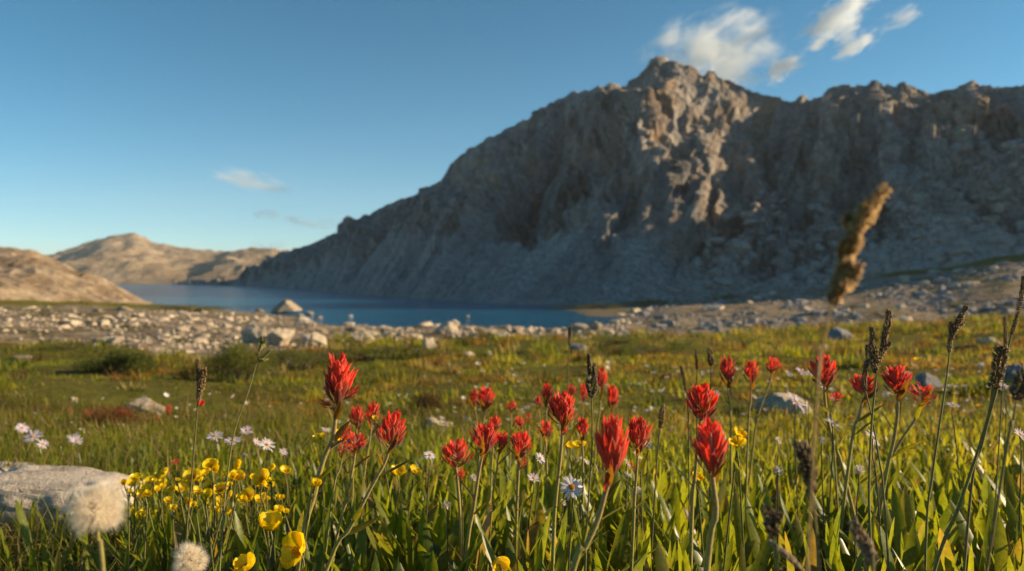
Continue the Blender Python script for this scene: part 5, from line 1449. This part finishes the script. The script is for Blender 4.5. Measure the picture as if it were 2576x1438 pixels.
def cloud_mat(dens, sc):
    m, nt, out = new_mat('cloud_vapour')
    tc = N(nt, 'ShaderNodeTexCoord')
    ln_ = N(nt, 'ShaderNodeVectorMath', operation='LENGTH')
    oi = N(nt, 'ShaderNodeObjectInfo'); va = N(nt, 'ShaderNodeVectorMath', operation='ADD')
    sc_ = N(nt, 'ShaderNodeMath', operation='MULTIPLY'); sc_.inputs[1].default_value = 50
    nt.links.new(oi.outputs['Random'], sc_.inputs[0]); nt.links.new(tc.outputs['Object'], va.inputs[0]); nt.links.new(sc_.outputs[0], va.inputs[1])
    nz = noise(nt, 1.9, 6, 0.62, va.outputs[0]); nz.inputs['Distortion'].default_value = 0.6
    nt.links.new(tc.outputs['Object'], ln_.inputs[0])
    a = N(nt, 'ShaderNodeMath', operation='MULTIPLY_ADD'); a.inputs[1].default_value = -1.0; a.inputs[2].default_value = 1.0
    nt.links.new(ln_.outputs['Value'], a.inputs[0])
    b = N(nt, 'ShaderNodeMath', operation='MULTIPLY_ADD'); b.inputs[1].default_value = 3.2; b.inputs[2].default_value = -1.95
    nt.links.new(nz.outputs['Fac'], b.inputs[0])
    ab = N(nt, 'ShaderNodeMath', operation='ADD'); nt.links.new(a.outputs[0], ab.inputs[0]); nt.links.new(b.outputs[0], ab.inputs[1])
    mu0 = N(nt, 'ShaderNodeMapRange', i_1=0.0, i_2=0.75, i_3=0.0, i_4=1.0); mu0.interpolation_type = 'SMOOTHSTEP'; nt.links.new(ab.outputs[0], mu0.inputs[0])
    ed_ = N(nt, 'ShaderNodeMapRange', i_1=1.0, i_2=0.7, i_3=0.0, i_4=1.0); nt.links.new(ln_.outputs['Value'], ed_.inputs[0])
    mu = N(nt, 'ShaderNodeMath', operation='MULTIPLY'); nt.links.new(mu0.outputs[0], mu.inputs[0]); nt.links.new(ed_.outputs[0], mu.inputs[1])
    m2 = N(nt, 'ShaderNodeMath', operation='MULTIPLY'); m2.inputs[1].default_value = dens * 1.6; nt.links.new(mu.outputs[0], m2.inputs[0])
    pv = N(nt, 'ShaderNodeVolumePrincipled'); pv.inputs['Color'].default_value = (.93, .97, 1, 1); pv.inputs['Anisotropy'].default_value = 0.0
    nt.links.new(m2.outputs[0], pv.inputs['Density']); nt.links.new(pv.outputs[0], out.inputs['Volume'])
    return m


CM = {}
def cloud(label, u, v, wu, hv, ang, dens, y=3200):
    c = P(u, v, y)
    V, Fc = ICO[3]
    key = dens
    if key not in CM: CM[key] = cloud_mat(dens, 1)
    o = raw_mesh('cloud', V, [Fc], None, True, CM[key])
    o.location = c; o.scale = (wu * .68 / F * y, hv * 1.1 / F * y, hv * .68 / F * y); o.rotation_euler = (0, R(-ang), R(random.uniform(-10, 10)))
    tag(o, label, 'cloud', 'wispy clouds in the sky', 'stuff')


cloud('largest bright cloud just right of the summit', 1800, 150, 330, 190, 22, .014)
cloud('thin pale wisp above the summit', 1700, 100, 190, 90, 25, .006)
cloud('bright streak rising right from the largest cloud', 1880, 98, 160, 60, 30, .012)
cloud('small oval cloud over the saddle of the ridge', 1966, 172, 110, 62, 28, .03)
cloud('bright cloud cut by the top edge at right', 2095, 62, 170, 100, 30, .018)
cloud('streak climbing to the top edge above the cut cloud', 2150, 10, 210, 70, 35, .012)
cloud('slanting wisp below the cut cloud at right', 2152, 112, 130, 52, 27, .022)
cloud('thinnest short wisp at the upper right', 2268, 46, 120, 50, 20, .008)
cloud('long wisp low in the left sky', 640, 458, 240, 62, -12, .005)
cloud('small puff over the left end of the lake', 750, 556, 100, 44, -15, .006)
cloud('faint puff left of the small one over the lake', 668, 540, 90, 40, -10, .0045)
cloud('flat wisp touching the mountain slope at left', 850, 566, 200, 40, 0, .0055)
cloud('lowest faint wisp above the far hills', 690, 625, 130, 44, -8, .0055)

# ------------------------------------------------------------------ haze
m, nt, out = new_mat('thin_air')
pv = N(nt, 'ShaderNodeVolumePrincipled'); pv.inputs['Color'].default_value = (.86, .93, 1.0, 1); pv.inputs['Density'].default_value = 0.00016; pv.inputs['Anisotropy'].default_value = 0.1
nt.links.new(pv.outputs[0], out.inputs['Volume'])
hb = np.array([[x_, y_, z_] for z_ in (-9.0, 190.0) for y_ in (-1560.0, 1900.0) for x_ in (-1560.0, 1560.0)])
hz = raw_mesh('haze', hb, [np.array([[0, 2, 3, 1], [4, 5, 7, 6], [0, 1, 5, 4], [2, 6, 7, 3], [0, 4, 6, 2], [1, 3, 7, 5]])], None, False, m)
tag(hz, 'thin blue air over the whole valley', 'haze', kind='stuff')

# ------------------------------------------------------------------ camera
cd = bpy.data.cameras.new('camera'); cam = bpy.data.objects.new('camera', cd); COL.objects.link(cam)
cam.location = (0, 0, CH); cam.rotation_euler = (R(90), 0, 0)
cd.sensor_width = 36; cd.lens = 28; cd.shift_y = -(719 - V0) / 2576
cd.clip_start = 0.02; cd.clip_end = 20000
cd.dof.use_dof = True; cd.dof.focus_distance = 0.70; cd.dof.aperture_fstop = 8.8
SC.camera = cam
SC.view_settings.view_transform = 'Standard'; SC.view_settings.look = 'None'; SC.view_settings.exposure = 0.92; SC.view_settings.gamma = 1.0
SC.render.engine = 'CYCLES'
cy = SC.cycles
cy.use_denoising = True
try: cy.denoiser = 'OPENIMAGEDENOISE'
except Exception: pass
cy.max_bounces = 12; cy.transmission_bounces = 6; cy.volume_bounces = 10; cy.volume_step_rate = 2.0; cy.volume_max_steps = 64
